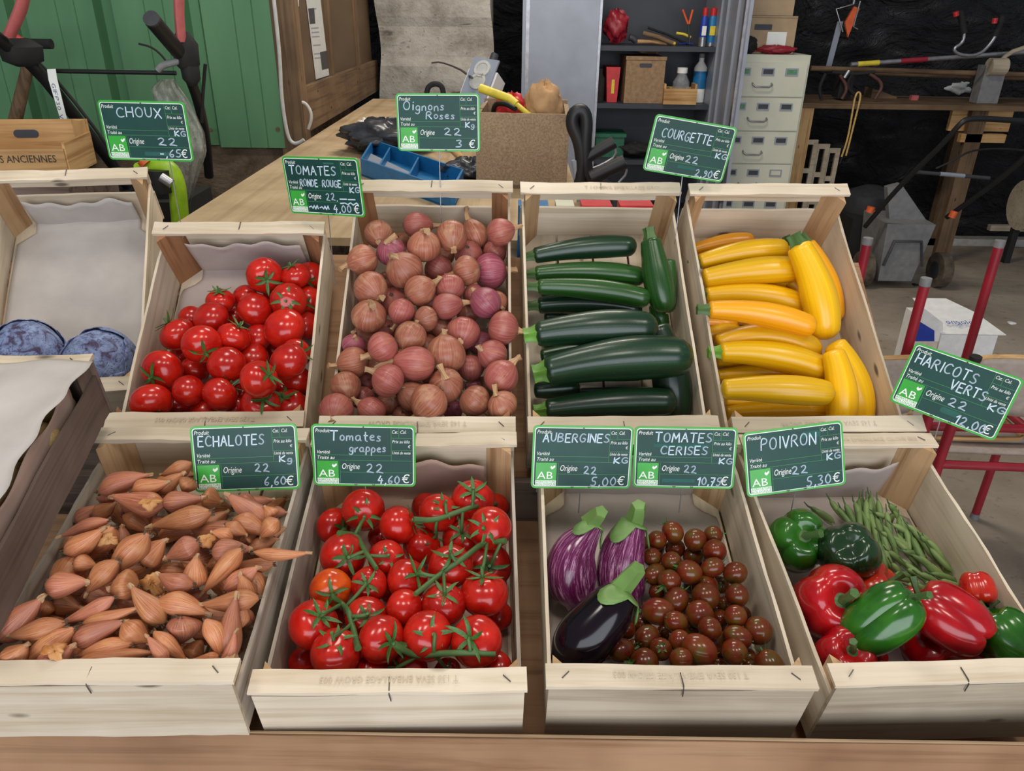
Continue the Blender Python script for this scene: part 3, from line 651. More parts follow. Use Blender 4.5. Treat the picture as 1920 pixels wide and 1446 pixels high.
def name_places(items, fmt, side, rowh, flip=False):
    """gives every item the words that single it out: its row above the front rail and its place along that row"""
    s_ = sorted(items, key=lambda it: it['loc'][1]); rows = []
    for it in s_:
        if rows and it['loc'][1] - rows[-1][0]['loc'][1] < rowh and len(rows[-1]) < 20: rows[-1].append(it)
        else: rows.append([it])
    for r_, row in enumerate(rows):
        row.sort(key=lambda it: it['loc'][0] * (-1 if flip else 1))
        for k, it in enumerate(row):
            it['label'] = fmt.format(look=it.get('look', ''), row=ORD[min(20, r_ + 1)], pos=ORD[min(20, k + 1)], side=side)
def Z(ox, oy, s_): return lambda p: (ox + p[0] * s_, oy + p[1] * s_) + tuple(v * s_ for v in p[2:3])
def obj_at(name, data, M, parent=None): return new(name, data, parent, M)
# ---- loose round tomatoes
z = Z(220, 380, .2905)
RT = [(950,470,110,0,(965,505)),(1150,475,90,0,(1118,390)),(1325,480,92,0,(1295,508)),(825,615,82,1),(665,637,86,0,(655,560)),(1045,590,95,1),(1105,635,110,0,(1088,640)),(1280,632,88,0,(1252,655)),(890,690,106,0),(605,750,108,0),(478,745,76,1),(390,852,108,0,(315,755)),(545,915,120,0,(572,985)),(750,870,100,0,(792,780)),(905,875,88,1),(1080,812,128,0),(1280,795,92,1),(760,745,62,2),(1255,975,92,0,(1300,975)),(1000,950,62,2),(290,1085,127,0,(215,1140)),(395,992,64,2),(500,1085,88,1,(560,1010)),(705,1045,113,0),(875,1005,96,1),(1105,1025,116,0),(915,1140,117,0,(990,1105)),(1240,1145,92,1),(220,1290,125,0,(245,1400)),(460,1215,96,0),(662,1240,107,0,(750,1165)),(1080,1210,82,2),(925,1310,118,.5,(945,1262)),(1160,1325,122,.9,(1125,1240)),(400,1310,84,2),(575,1350,95,1),(765,1340,75,1),(1250,1290,75,2),(800,1225,60,2)]
items = []
for t in RT:
    b = z((t[0], t[1], t[2] * 1.07)); it = dict(balls=[b], layer=t[3], cal=z(t[4]) if len(t) > 4 else None)
    it['look'] = 'red tomato with calyx showing' if it['cal'] else ('smooth red tomato' if t[3] < 1 else 'half hidden red tomato'); items.append(it)
settle('tomato', items, lambda y: max(.04, .118 - .17 * max(0, y - .02)), fat=.88)
name_places(items, '{look}, {row} row up from front rail, {pos} from the {side} side', 'cabbage', .045)
def place_tomato(it, name, meshes, cals, group, parent=None, off=None, cat='tomato', calname='calyx', force=None):
    b = it['balls'][0]; P, R = it['P'][0], float(it['R'][0])
    if it.get('cal'): ax = view_axis(b[0], b[1], b[2], it['cal'])
    else: ax = np.array([random.uniform(-.6, .6), .5, -.75])
    M = frame(P if off is None else P - off, ax, (random.random(), random.random(), .3), R)
    o = new(name, force or random.choice(meshes), parent, M)
    if parent is None: tag(o, it['label'], cat, group)
    if it.get('cal'): new(calname, random.choice(cals), o)
    it['ax'] = ax; return o
for it in items: place_tomato(it, 'round_tomato', TOM, CAL, 'loose round tomatoes in the low crate')
for p in buried('tomato', items, .027, 26, 2):
    o = new('round_tomato', random.choice(TOM), None, frame(p, RNG.normal(size=3), None, .027)); tag(o, 'round red tomato buried under the others in the low tomato crate', 'tomato', 'buried round tomatoes')
# ---- pink onions
z = Z(580, 380, .2905)
ON = [(450,205,92,0,(455,250),'b'),(690,145,82,0,(830,148),'k'),(920,215,102,0,(930,290),'b'),(1070,215,85,1,(1010,80),'b'),(1230,190,90,0,(1355,155),'k'),(740,285,109,0,(742,180),'b'),(530,320,95,0,(500,250),'u'),(590,255,62,2,None,'b'),(350,370,97,0,(225,410),'b'),(1028,335,90,1,None,'k'),(1215,320,78,1,(1295,240),'k'),(1232,445,116,0,(1400,430),'u'),(615,440,117,0,(560,360),'b'),(830,425,90,1,(900,470),'k'),(1020,440,96,0,(890,470),'b'),(395,555,110,0,(450,610),'b'),(710,570,100,0,(845,495),'b'),(905,550,94,0,(905,610),'k'),(545,640,96,1,None,'k'),(1062,600,68,1,(1068,505),'k'),(1140,650,102,0,(1062,570),'u'),(385,735,113,0,(400,640),'b'),(598,700,86,0,(550,800),'k'),(755,750,80,0,(690,770),'b'),(880,670,86,0,(1010,640),'k'),(1285,650,76,1,(1320,680),'b'),(1025,715,72,2,(1010,650),'b'),(1248,810,108,0,(1385,835),'k'),(500,830,76,2,None,'k'),(655,865,104,0,(600,950),'b'),(990,840,112,0,(970,930),'k'),(850,810,66,1,(825,890),'b'),(350,885,87,1,(300,850),'b'),(265,920,72,1,(280,880),'u'),(478,935,106,0,(365,1000),'k'),(275,1030,100,0,(150,1055),'b'),(692,1040,116,0,(480,1025),'k'),(878,990,126,0,(870,850),'b'),(1195,985,96,0,(1120,950),'k'),(1040,1060,86,1,(1040,1150),'k'),(1100,905,78,2,None,'u'),(510,1150,112,0,(390,1075),'k'),(235,1185,99,0,(260,1270),'b'),(882,1180,112,0,(878,1125),'b'),(1235,1130,112,0,(1345,1000),'k'),(668,1250,97,0,(600,1200),'b'),(775,1285,117,0,(690,1375),'b'),(1065,1280,106,0,(1165,1365),'b'),(1247,1308,96,0,(1200,1240),'b'),(175,1345,112,0,(150,1400),'k'),(345,1262,78,1,(310,1290),'k'),(512,1295,78,1,(540,1260),'b'),(405,1345,92,0,(290,1270),'k'),(925,1338,66,2,None,'u'),(600,1375,62,1,None,'b'),(362,1160,60,2,None,'k'),(1120,1185,64,2,None,'b'),(790,1130,62,2,None,'k'),(775,870,52,2,None,'k'),(880,340,60,2,None,'b'),(1160,300,60,2,None,'b'),(1300,930,62,2,None,'k'),(1060,1190,56,2,None,'u')]
items = []
for t in ON:
    it = dict(balls=[z((t[0], t[1], t[2] * 1.03))], layer=t[3], f=z(t[4]) if t[4] else None, col={'b': 'brown', 'k': 'pink', 'u': 'purple'}[t[5]])
    it['look'] = {'b': 'golden brown', 'k': 'pinkish', 'u': 'purplish'}[t[5]] + (' onion' if t[3] < 2 else ' half hidden onion'); items.append(it)
settle('onion', items, lambda y: .118 - .05 * max(0, y - .3), squeeze=.85)
name_places(items, '{look}, {row} row up from front rail, {pos} from the {side} side', 'tomato', .05)
for it in items:
    b = it['balls'][0]; P, R = it['P'][0], float(it['R'][0])
    if it['f']:
        ax = view_axis(b[0], b[1], b[2], it['f']); ln = math.hypot(it['f'][0] - b[0], it['f'][1] - b[1]) / b[2]
    else: ax = np.array([random.uniform(-.6, .6), .4, -.5]); ln = .5
    v = ONS[2 if ln > 1.5 else random.choice((0, 1, 3))]; o = new('pink_onion', v['onion_' + it['col']], None, frame(P, ax, RNG.normal(size=3), R))
    tag(o, it['label'], 'onion', 'onions in the deep crate')
    if ln > .1 and not (.1 < ln < .3): new('dry_neck', v['neck'][0 if ln < 1.15 else 1 if ln < 1.5 else 2], o)
    new('root_tuft', v['root'], o)
for p in buried('onion', items, .026, 34, 2):
    v = random.choice(ONS); o = new('pink_onion', v[random.choice(('onion_pink', 'onion_brown'))], None, frame(p, RNG.normal(size=3), None, .026)); tag(o, 'small pink onion buried under the others in the onion crate', 'onion', 'buried onions')
# ---- shallots
z = Z(0, 780, .3597)
SH = [(510,395,770,310,55,0),(850,315,1000,245,42,0),(690,400,870,335,45,0),(590,430,860,470,60,0),(825,405,950,300,40,0),(955,395,1005,330,45,0),(840,455,1060,430,52,0),(790,580,1105,505,56,0),(1050,425,1150,445,55,1),(1180,430,1410,570,58,0),(1215,535,1400,610,50,0),(1405,470,1440,540,36,0),(1460,500,1535,495,26,1),(1430,630,1520,540,45,0),(1060,610,1180,500,50,1),(318,620,570,545,36,0),(340,720,540,590,55,0),(470,725,600,585,58,0),(610,690,650,580,45,1),(580,835,770,610,66,0),(745,775,855,650,60,0),(870,745,1040,660,60,0),(1175,560,1280,625,38,0),(1110,605,1215,635,34,0),(1100,710,1300,700,54,0),(1600,722,1320,715,30,0),(1330,690,1480,650,34,1),(310,835,370,770,38,1),(385,760,500,785,44,0),(445,915,620,755,55,0),(235,880,450,885,62,0),(575,895,720,880,72,0),(735,905,850,900,66,1),(820,840,1010,890,52,0),(1010,900,1025,735,58,0),(1060,915,1260,690,48,0),(1170,905,1350,790,50,0),(1240,785,1450,770,34,1),(1405,985,1370,825,45,0),(880,920,1090,945,34,1),(820,960,1080,1020,56,0),(1055,975,1350,950,52,0),(-10,1170,210,950,72,0),(215,1050,265,965,38,1),(275,980,420,990,50,1),(325,1085,600,950,38,0),(425,1085,710,1010,36,0),(40,1145,340,1085,50,0),(375,1185,640,1080,58,0),(690,890,860,1080,58,0),(640,1075,765,1190,62,0),(945,1190,955,1045,80,0),(1000,1040,1250,1050,42,1),(1160,1260,1080,1055,50,0),(1250,1290,1275,950,56,0),(1310,1150,1380,1000,45,0),(1020,1105,1095,1145,46,1),(1140,1110,1235,1130,40,1),(20,1290,150,1190,60,0),(75,1310,385,1110,58,0),(195,1295,385,1215,58,0),(405,1235,690,1185,44,0),(395,1285,800,1240,44,0),(765,1150,875,1285,34,0),(800,1125,965,1275,42,0),(1010,1275,1145,1262,36,0),(1300,1330,1365,1125,34,0),(955,1205,1060,1245,48,1),(485,530,600,450,40,1),(510,425,600,430,40,1),(825,620,1000,610,40,1),(1085,785,1170,760,45,2),(445,950,565,930,42,1),(790,800,975,810,36,1),(1285,905,1335,870,40,1),(1000,290,1012,325,36,1),(1290,655,1330,620,36,1),(545,1150,660,1110,40,1),(700,1230,760,1180,45,1),(1180,1240,1240,1180,45,2),(300,1010,330,1050,40,2),(880,1130,900,1230,45,2),(560,760,600,720,40,2),(1380,900,1430,850,34,2),(1270,470,1420,440,40,1.2),(1300,560,1420,640,44,1),(1350,700,1500,600,40,1.2),(1250,650,1380,740,42,1.4),(1300,820,1400,940,44,1.2),(1180,620,1300,560,42,1.4),(360,560,500,470,44,1.2),(300,690,400,600,42,1.3),(640,520,800,600,46,1.3),(900,620,1080,560,44,1.4),(700,660,820,740,44,1.4),(940,780,1080,840,46,1.4),(600,950,760,1000,44,1.4),(200,1000,330,1100,42,1.2),(860,980,1000,900,44,1.5),(1200,1000,1330,1080,44,1.4),(120,1180,260,1130,42,1.2),(900,1200,1040,1260,44,1.4),(1240,420,1360,500,44,1.2)]
items = []
for t in SH:
    a, b, wpx = np.array(z(t[:2])), np.array(z(t[2:4])), t[4] * .3597 * 1.12
    it = dict(ends=(a, b), balls=[(*(a + (b - a) * u), wpx * q) for u, q in ((.2, .72), (.45, .95), (.75, .6))], layer=t[5], over=t[0] > 1590); items.append(it)
    it['look'] = ('plump' if t[4] > 55 else 'slim' if t[4] < 42 else 'copper') + (' shallot' if t[5] < 1 else ' part hidden shallot')
settle('shallot', items, lambda y: .078 + .28 * min(.11, max(0, y - .02)) - .06 * max(0, y - .25), maxh=.135, squeeze=.5, fs=.85, fat=.86)
name_places(items, '{look}, {row} row up from front rail, {pos} from the {side} side', 'potato', .032)
def put_shallot(P, ax, L, wd, label, group, k):
    v = SHA[k % 7]; o = new('shallot', v[0]['shallot_skin' if k % 3 else 'shallot_rosy'], None, frame(P, ax, RNG.normal(size=3), (wd, wd, L)))
    tag(o, label, 'shallot', group); new('dry_tip', v[1], o); new('root_tuft', v[2], o)
for k, it in enumerate(items):
    a, b = it['ends']; s0, s1 = dep(it['P'][0]), dep(it['P'][-1]); A, B = CAM + ray(*a) * s0, CAM + ray(*b) * s1; sh = it['P'][1] - (CAM + ray(*(a + (b - a) * .45)) * s0); A = A + sh; B = B + sh
    flip = k % 2; d = (B - A) if not flip else (A - B); put_shallot((A + B) / 2, d, np.linalg.norm(B - A), float(it['R'][1]) / .95, it['label'], 'shallots in the front crate', k)
for k, p in enumerate(buried('shallot', items, .019, 120, 3, mg=.016)): put_shallot(p, (random.uniform(-1, 1), random.uniform(-1, 1), .1), .065, .02, 'copper shallot buried under the others in the shallot crate', 'buried shallots', k)
c = CR['shallot']
for k, (fx, fy, r_, lk) in enumerate(((780, 450, 52, 'pale papery peel flake lying on the upper shallots'), (1080, 640, 50, 'torn papery peel flake beside the upper shallots'), (790, 870, 62, 'tan papery peel flake in the middle of the shallots'), (560, 640, 45, 'golden peel flake near the potato crate side of the shallots'), (280, 1220, 60, 'large wrinkled peel flake near the front rail of the shallots'), (600, 1180, 55, 'orange peel flake just above the front shallots'))):
    q = np.array(z((fx, fy))); near = min(items, key=lambda it: np.hypot(*(np.array(it['balls'][1][:2]) - q))); s_ = dep(near['P'][1]) - float(near['R'][1]) * 1.25
    P = CAM + ray(*q) * s_; R = r_ * .3597 * s_ / FPX; r = np.random.default_rng(k)
    def fk(u, v, r=r, R=R, k=k):
        a = 2 * math.pi * u; q = v * R * (1 + .25 * math.sin(3 * a + k) + .15 * math.sin(7 * a)); return (q * math.cos(a), q * .75 * math.sin(a), .22 * R * math.cos(v * 2 + a + k) - .3 * q * q / R + .06 * R * math.sin(9 * a + 6 * v))
    d = ray(*q); solo('shallot_peel', MB().grid(fk, 22, 5), 'peel_flake', lk, 'peel', Matrix(frame(P, -d / np.linalg.norm(d) * .6 + c.ez * .6, (1, random.uniform(-1, 1), 0)).tolist()), 'loose shallot peels', sol=.0004)
# ---- tomatoes on the vine
z = Z(480, 780, .3596)
TT = {1:(560,490,108,0,(567,528)),2:(395,575,92,1,(448,592)),3:(740,570,98,0,(830,545)),4:(885,475,72,2,None),5:(950,505,98,0,(985,458)),6:(1130,442,110,0,(1132,388)),7:(1290,475,70,2,None),8:(1275,585,110,0,(1243,590)),9:(1075,640,102,1,(1072,602)),10:(865,682,98,1,(935,630)),11:(455,730,116,0,(480,740)),12:(680,742,92,0,(690,732)),13:(1015,785,114,0,(1012,722)),14:(1262,785,118,1,(1272,788)),15:(790,855,106,0,(848,822)),16:(590,882,92,0,(574,880)),17:(390,905,106,0,(402,938)),18:(980,985,112,0,(982,922)),19:(1190,930,122,0,(1178,822)),20:(775,1000,93,0,None),21:(575,1052,106,0,(582,1040)),22:(300,1090,126,0,(342,1038)),23:(655,1165,121,0,(722,1190)),24:(895,1147,126,0,(930,1142)),25:(1150,1177,131,0,(1108,1162)),26:(415,1237,126,0,(398,1162)),27:(1290,1042,76,2,None),28:(220,1290,82,2,None),29:(590,1335,105,1,None),30:(800,1315,96,1,(735,1318)),31:(1262,1325,95,1,(1180,1330)),32:(645,630,62,2,None),33:(500,832,54,2,None),34:(1000,1335,70,2,(1000,1325))}
VINES = [('truss of four red tomatoes with pale stub, nearest the sign reading Tomates grappes', (1, 2, 11, 12), [(432,612),(530,622),(558,690),(628,795)], {1:(540,612),2:(470,612),11:(562,700),12:(596,745)}, [(540,612),(562,545)]),
 ('upper truss of five red tomatoes beside the brown paper', (3, 5, 6, 8, 9, 10), [(820,540),(930,546),(1040,505),(1140,470),(1252,460)], {3:(820,540),5:(1010,515),6:(1150,468),8:(1235,462),9:(1065,500),10:(950,545)}, None),
 ('middle truss of five red tomatoes slanting up toward the aubergine crate', (13, 14, 15, 18, 19), [(1302,652),(1190,656),(1100,728),(960,825),(830,930)], {13:(1060,755),14:(1270,655),15:(930,845),18:(968,822),19:(1128,705)}, None),
 ('truss of five tomatoes, one of them orange, beside the shallot crate', (16, 17, 21, 22, 26), [(532,1212),(500,1090),(485,1020),(455,985),(402,945)], {16:(475,985),17:(402,945),21:(490,1030),22:(450,990),26:(495,1085)}, None),
 ('lowest truss of large red tomatoes just above the front rail', (23, 24, 25, 30, 31, 34), [(722,1190),(830,1256),(940,1240),(1100,1234),(1246,1242)], {23:(722,1190),24:(930,1240),25:(1098,1234),30:(832,1258),31:(1185,1240),34:(995,1238)}, None)]
items = []; byk = {}
for k, t in TT.items():
    it = dict(balls=[z((t[0], t[1], t[2] * 1.04))], layer=t[3], cal=z(t[4]) if t[4] else None, look='loose vineless red tomato'); byk[k] = it; items.append(it)
settle('truss', items, lambda y: .105 - .10 * max(0, y - .1), maxh=.15, fat=.9)
allP = np.array([it['P'][0] for it in items]); allR = np.array([it['R'][0] for it in items]); allb = np.array([it['balls'][0] for it in items])
def skin_depth(p, lift=.006):
    d = np.hypot(allb[:, 0] - p[0], allb[:, 1] - p[1]); ins = d < allb[:, 2]; sd = np.array([dep(P) for P in allP])
    if ins.any(): return float((sd[ins] - np.sqrt(np.maximum(0, allb[ins, 2] ** 2 - d[ins] ** 2)) / FPX * sd[ins]).min()) - lift
    k = np.argsort(d - allb[:, 2])[:2]; return float(sd[k].mean()) - .015
def vine_pt(p): q = z(p); return CAM + ray(*q) * skin_depth(q)
done = set()
for lab, ks, path, ped, extra in VINES:
    P0 = np.mean([byk[k]['P'][0] for k in ks], 0); e = thing('tomato_truss', lab, 'tomatoes', Matrix.Translation(P0.tolist()), 'tomato trusses in the front crate')
    pts = np.array([vine_pt(p) for p in path]); fine = np.array(smooth_pts(pts, 2)); mb = MB(); mb.tube(fine - P0, np.linspace(.0042, .0032, len(fine)), 8)
    for k in ks:
        it = byk[k]; done.add(k); o = place_tomato(it, 'tomato', TOM, CAL, None, e, P0, force=TOMO if k == 17 else None)
        if k == 17: o['label'] = 'orange half-ripe tomato'
        tip = it['P'][0] + it['ax'] * float(it['R'][0]) * .86; a = fine[np.argmin(np.linalg.norm(fine - vine_pt(ped[k]), axis=1))]
        mid = (a + tip) / 2 + (a - CAM) / np.linalg.norm(a - CAM) * -.006; mb.tube(np.array(smooth_pts([a, mid, tip + it['ax'] * .006, tip], 1)) - P0, .0024, 7)
    part('vine_stem', mb, 'stem_green', e, 'green forked vine stem')
loose = [byk[k] for k in TT if k not in done]; name_places(loose, '{look}, {row} row up from front rail, {pos} from the {side} side', 'shallot', .05)
for it in loose: place_tomato(it, 'vine_tomato', TOM, CAL, 'loose tomatoes among the trusses')
for p in buried('truss', items, .031, 16, 1): tag(new('vine_tomato', random.choice(TOM), None, frame(p, RNG.normal(size=3), None, .031)), 'red tomato buried under the trusses in the vine tomato crate', 'tomato', 'buried vine tomatoes')
# ---- brown cherry tomatoes and aubergines
z = Z(980, 780, .3596)
CT = [(783,605,54,0,(742,556)),(700,650,51,0),(900,647,60,0),(993,622,50,0,(1055,615)),(795,692,53,1,(745,675)),(675,735,49,0),(1000,706,62,0),(890,732,51,1,(855,765)),(775,760,53,0),(868,815,63,0,(812,790)),(990,790,51,0,(1052,770)),(1108,820,58,0,(1050,850)),(690,825,53,0,(655,850)),(765,862,61,0,(735,888)),(950,895,72,1),(955,942,74,0),(1030,882,46,1,(1022,885)),(1118,935,61,0),(700,920,43,1),(800,967,63,0,(835,905)),(705,1020,71,0,(610,1010)),(922,1035,74,0),(1025,1060,51,1),(800,1075,56,0,(762,1058)),(1110,1045,59,0),(1228,1120,74,0),(975,1110,62,0),(1120,1155,62,0,(1185,1175)),(870,1115,43,1),(650,1155,63,0,(622,1182)),(820,1175,60,0),(755,1150,45,2),(720,1217,59,0,(720,1208)),(922,1220,78,0,(998,1268)),(1105,1232,66,0,(1142,1266)),(540,1115,51,1,(505,1150)),(515,1222,61,0,(470,1230)),(585,1210,46,1),(635,1287,76,0,(570,1290)),(825,1272,61,0),(1003,1240,47,2),(1020,1308,46,1),(1170,1262,51,1),(1290,1305,72,0,(1262,1240)),(1180,1312,52,1),(740,1128,42,2),(620,1085,52,1),(1165,1035,42,2),(940,808,42,2),(800,812,42,2),(1060,985,44,1,(1040,978)),(870,990,40,2),(1060,1180,40,2),(880,880,42,2)]
EG = [dict(path=[(352,560,42),(300,620,75),(245,700,112),(222,790,132),(232,880,130),(262,950,92)], balls=[(290,650,80),(226,790,128),(240,900,120)], layer=0),
      dict(path=[(580,560,62),(545,640,98),(515,740,120),(512,850,126),(535,950,108),(575,1010,62)], balls=[(545,640,95),(512,780,120),(530,930,110)], layer=1),
      dict(path=[(490,925,75),(430,980,120),(350,1070,142),(270,1160,150),(205,1230,128),(150,1290,70)], balls=[(440,980,115),(340,1080,140),(240,1190,140)], layer=-1.0)]
items = [dict(balls=[z(t[:3])], layer=t[3], cal=z(t[4]) if len(t) > 4 else None) for t in CT]
for it in items: it['look'] = 'glossy brown cherry tomato' if it['cal'] is None else 'cherry tomato with curled calyx'
for e in EG: e['balls'] = [z(b) for b in e['balls']]
settle('aubergine', items + EG, lambda y: .085 - .13 * max(0, y - .15), maxh=.15, fs=1.03)
name_places(items, '{look}, {row} row up from front rail, {pos} from the {side} side', 'pepper', .026, True)
for it in items: place_tomato(it, 'cherry_tomato', CHE, CCAL, 'brown cherry tomatoes')
for p in buried('aubergine', items + EG, .0175, 40, 2): tag(new('cherry_tomato', random.choice(CHE), None, frame(p, RNG.normal(size=3), None, .0175)), 'brown cherry tomato buried under the others beside the aubergines', 'cherry tomato', 'buried cherry tomatoes')
def spine(pts, ws, n=22):
    t = np.linspace(0, len(pts) - 1, n); P = np.array(pts); W_ = np.array(ws)
    def cr(A, t):
        i = np.clip(t.astype(int), 0, len(A) - 2); f = (t - i)[:, None] if A.ndim > 1 else t - i
        g = lambda j: A[np.clip(j, 0, len(A) - 1)]; a, b, c_, d = g(i - 1), g(i), g(i + 1), g(i + 2)
        return .5 * (2 * b + (c_ - a) * f + (2 * a - 5 * b + 4 * c_ - d) * f ** 2 + (3 * b - a - 3 * c_ + d) * f ** 3)
    return cr(P, t), cr(W_, t)
def long_world(it, path, n=24, ends=(1, 1), balls=None):
    """world axis and radius of a long fruit: the path seen in the photo, at the depth its balls settled to"""
    bs = np.array(it['balls']); sd = np.array([dep(P) for P in it['P']]); a, b = np.array(path[0][:2]), np.array(path[-1][:2]); ax = (b - a) / np.linalg.norm(b - a)
    tb = (bs[:, :2] - a) @ ax; o = np.argsort(tb); sh = it['P'].mean(0) - np.mean([CAM + ray(*q[:2]) * s_ for q, s_ in zip(bs, sd)], 0)
    P = []; R = []
    for q in path:
        s_ = np.interp((np.array(q[:2]) - a) @ ax, tb[o], sd[o]); P.append(CAM + ray(*q[:2]) * s_ + sh); R.append(q[2] / FPX * s_)
    P, R = spine(P, R, n); L = np.linalg.norm(P[-1] - P[0])
    # rounded ends
    def cap(P0, T, r, k): return [(P0 + T * r * math.sin(a) * k, r * math.cos(a)) for a in (.45, .85, 1.2, 1.45)]
    T0, T1 = P[0] - P[1], P[-1] - P[-2]; T0 /= np.linalg.norm(T0); T1 /= np.linalg.norm(T1)
    A = cap(P[0], T0, R[0], .5 * ends[0])[::-1]; B = cap(P[-1], T1, R[-1], .9 * ends[1])
    return np.vstack([[q[0] for q in A], P, [q[0] for q in B]]), np.concatenate([[q[1] for q in A], R, [q[1] for q in B]]), T0, T1
for e, mat, lab, stem in zip(EG, ('aubergine_striped', 'aubergine_striped', 'aubergine_black'), ('curved striped purple and white aubergine nearest the vine tomato crate', 'straight striped purple and white aubergine standing beside the cherry tomatoes', 'glossy black aubergine lying in front of the striped ones'), ([(352,560),(385,525),(412,498)], [(580,560),(600,510),(606,462)], [(495,915),(555,845),(605,790)])):
    path = [z(p) for p in e['path']]; P, R, T0, T1 = long_world(e, path, 30, (.3, 1)); c0 = P.mean(0)
    o = solo('aubergine', MB().tube(P - c0, R, 28), mat, lab, 'aubergine', Matrix.Translation(c0.tolist()), 'aubergines in the front crate')
    s0 = dep(P[4]); sp = np.array([CAM + ray(*z(q)) * (s0 - .012 * k) for k, q in enumerate(stem)]); sp = np.array(smooth_pts(sp, 2)); mb = MB(); mb.tube(sp - c0, np.linspace(.0135, .0085, len(sp)), 10, True, lambda t, v: 1 + .12 * math.cos(5 * t)); part('stem', mb, 'pale_green', o)
    cx = MB(); n = 40; V = []; tt = [0, 3, 5, 7, 9, 11]
    for k, i in enumerate(tt):
        T = P[i + 1] - P[max(0, i - 1)]; T /= np.linalg.norm(T); u = np.cross(T, FWD); u /= np.linalg.norm(u); w_ = np.cross(T, u)
        for j in range(n):
            a = 2 * math.pi * j / n; lobe = max(0, math.cos(2.5 * a + .6)) ** .7; L = (.42 + .58 * lobe) * k / 5; ii = L * 11.5; i0 = min(int(ii), 33); f = ii - i0
            C = P[i0] * (1 - f) + P[i0 + 1] * f; rr = (R[i0] * (1 - f) + R[i0 + 1] * f) * 1.03 + .0022 + .004 * (k == 5) * lobe; V.append(C + rr * (math.cos(a) * u + math.sin(a) * w_) - c0)
    cx.add(V, [(k * n + j, k * n + (j + 1) % n, (k + 1) * n + (j + 1) % n, (k + 1) * n + j) for k in range(5) for j in range(n)]); part('calyx', cx, 'pale_green', o, sol=.0015)
# ---- courgettes, green and yellow
def courg(key, zz, spec, mats, name, cat, group, htop, side):
    its = []
    for s_ in spec:
        x0, y0, x1, y1, w_, bend, lay, stem, mt, lab = s_; w_ *= 1.12; n = 7; path = []
        dx, dy = x1 - x0, y1 - y0; L = math.hypot(dx, dy); nx, ny = -dy / L, dx / L
        for k in range(n):
            t = k / (n - 1); off = bend * 4 * t * (1 - t); pr = (.70 + .30 * min(1, t * 1.7)) * (1 - .10 * max(0, t - .8) / .2)
            inset = .115 + .825 * t; path.append(zz((x0 + dx * inset + nx * off, y0 + dy * inset + ny * off, w_ * pr)))
        its.append(dict(path=path, balls=[path[k] for k in (0, 1, 2, 3, 4, 5, 6)], layer=lay, stem=stem, mt=mt, lab=lab))
    settle(key, its, htop, 260, maxh=.14, squeeze=.8)
    for it in its:
        P, R, T0, T1 = long_world(it, it['path'], 26, (.7, 1)); c0 = P.mean(0); ph = random.uniform(0, 6)
        o = solo(name, MB().tube(P - c0, R, 24, True, lambda t, v: 1 + .018 * math.cos(8 * t + ph)), mats[it['mt']], it['lab'], cat, Matrix.Translation(c0.tolist()), group)
        if it['stem']:
            r0 = R[5] * .52; S = [P[0] - T0 * .004, P[0] + T0 * .005, P[0] + T0 * .013, P[0] + T0 * .019]
            part('stem', MB().tube(np.array(S) - c0, [r0 * 1.3, r0, r0 * .92, r0 * 1.05], 20, True, lambda t, v: 1 + .2 * math.cos(5 * t)), 'fresh_green' if it['stem'] == 2 else 'stem_green', o)
        else:
            part('blossom_scar', MB().tube([P[-1] - T1 * .002 - c0, P[-1] + T1 * .0015 - c0], R[-1] * .8 + .002, 10), 'dry_skin', o)
    return its
z = Z(960, 330, .3457)
courg('courgette', z, [(62,438,662,378,56,-14,0,1,0,'dark green courgette at the top of its crate, its tip tilted up'), (62,528,718,545,52,-16,0,1,1,'light-flecked green courgette, second from the back rail'), (75,592,742,665,55,-16,0,1,1,'green courgette with a bright upper edge, third from the back rail'), (85,700,690,722,58,-18,1,1,0,'dull green courgette tucked behind the one with a fresh green stem'), (70,862,752,822,90,-14,0,2,0,'thick dark courgette with fresh bright green stem poking over the crate side'), (110,985,610,935,50,-10,2,0,1,'green courgette half hidden under two thick dark ones'), (110,1068,935,975,108,-22,-.6,2,0,'largest dark courgette lying across the others'), (100,1165,330,1150,52,0,2,0,0,'dark courgette mostly hidden under the largest one'), (112,1272,872,1222,74,-12,-.2,2,0,'dark courgette closest to the front rail with pale stem'), (745,312,822,700,70,4,-.2,1,1,'upright green courgette whose blunt tip faces out'), (850,430,842,720,46,0,1.5,0,1,'green courgette wedged between the upright one and the crate side'), (828,772,942,1290,92,-18,.6,0,0,'long dark courgette lying along the crate side'), (770,690,812,800,44,0,2.2,0,1,'bright green courgette end peeping out below the upright one'), (210,1325,840,1310,40,0,1.5,0,0,'dark courgette almost hidden behind the front rail'),(110,640,640,648,44,0,2.6,0,0,'dark courgette buried under the others in the green courgette crate'),(120,760,690,768,44,0,2.6,0,0,'dark courgette buried under the others in the green courgette crate'),(110,900,700,908,44,0,2.6,0,0,'dark courgette buried under the others in the green courgette crate'),(120,1060,720,1068,44,0,2.6,0,0,'dark courgette buried under the others in the green courgette crate'),(130,1190,780,1198,44,0,2.6,0,0,'dark courgette buried under the others in the green courgette crate')],
      ('courgette_skin', 'courgette_light'), 'green_courgette', 'courgette', 'green courgettes in the deep crate', lambda y: .085 - .05 * max(0, y - .25), 'onion')
z = Z(1260, 330, .3459)
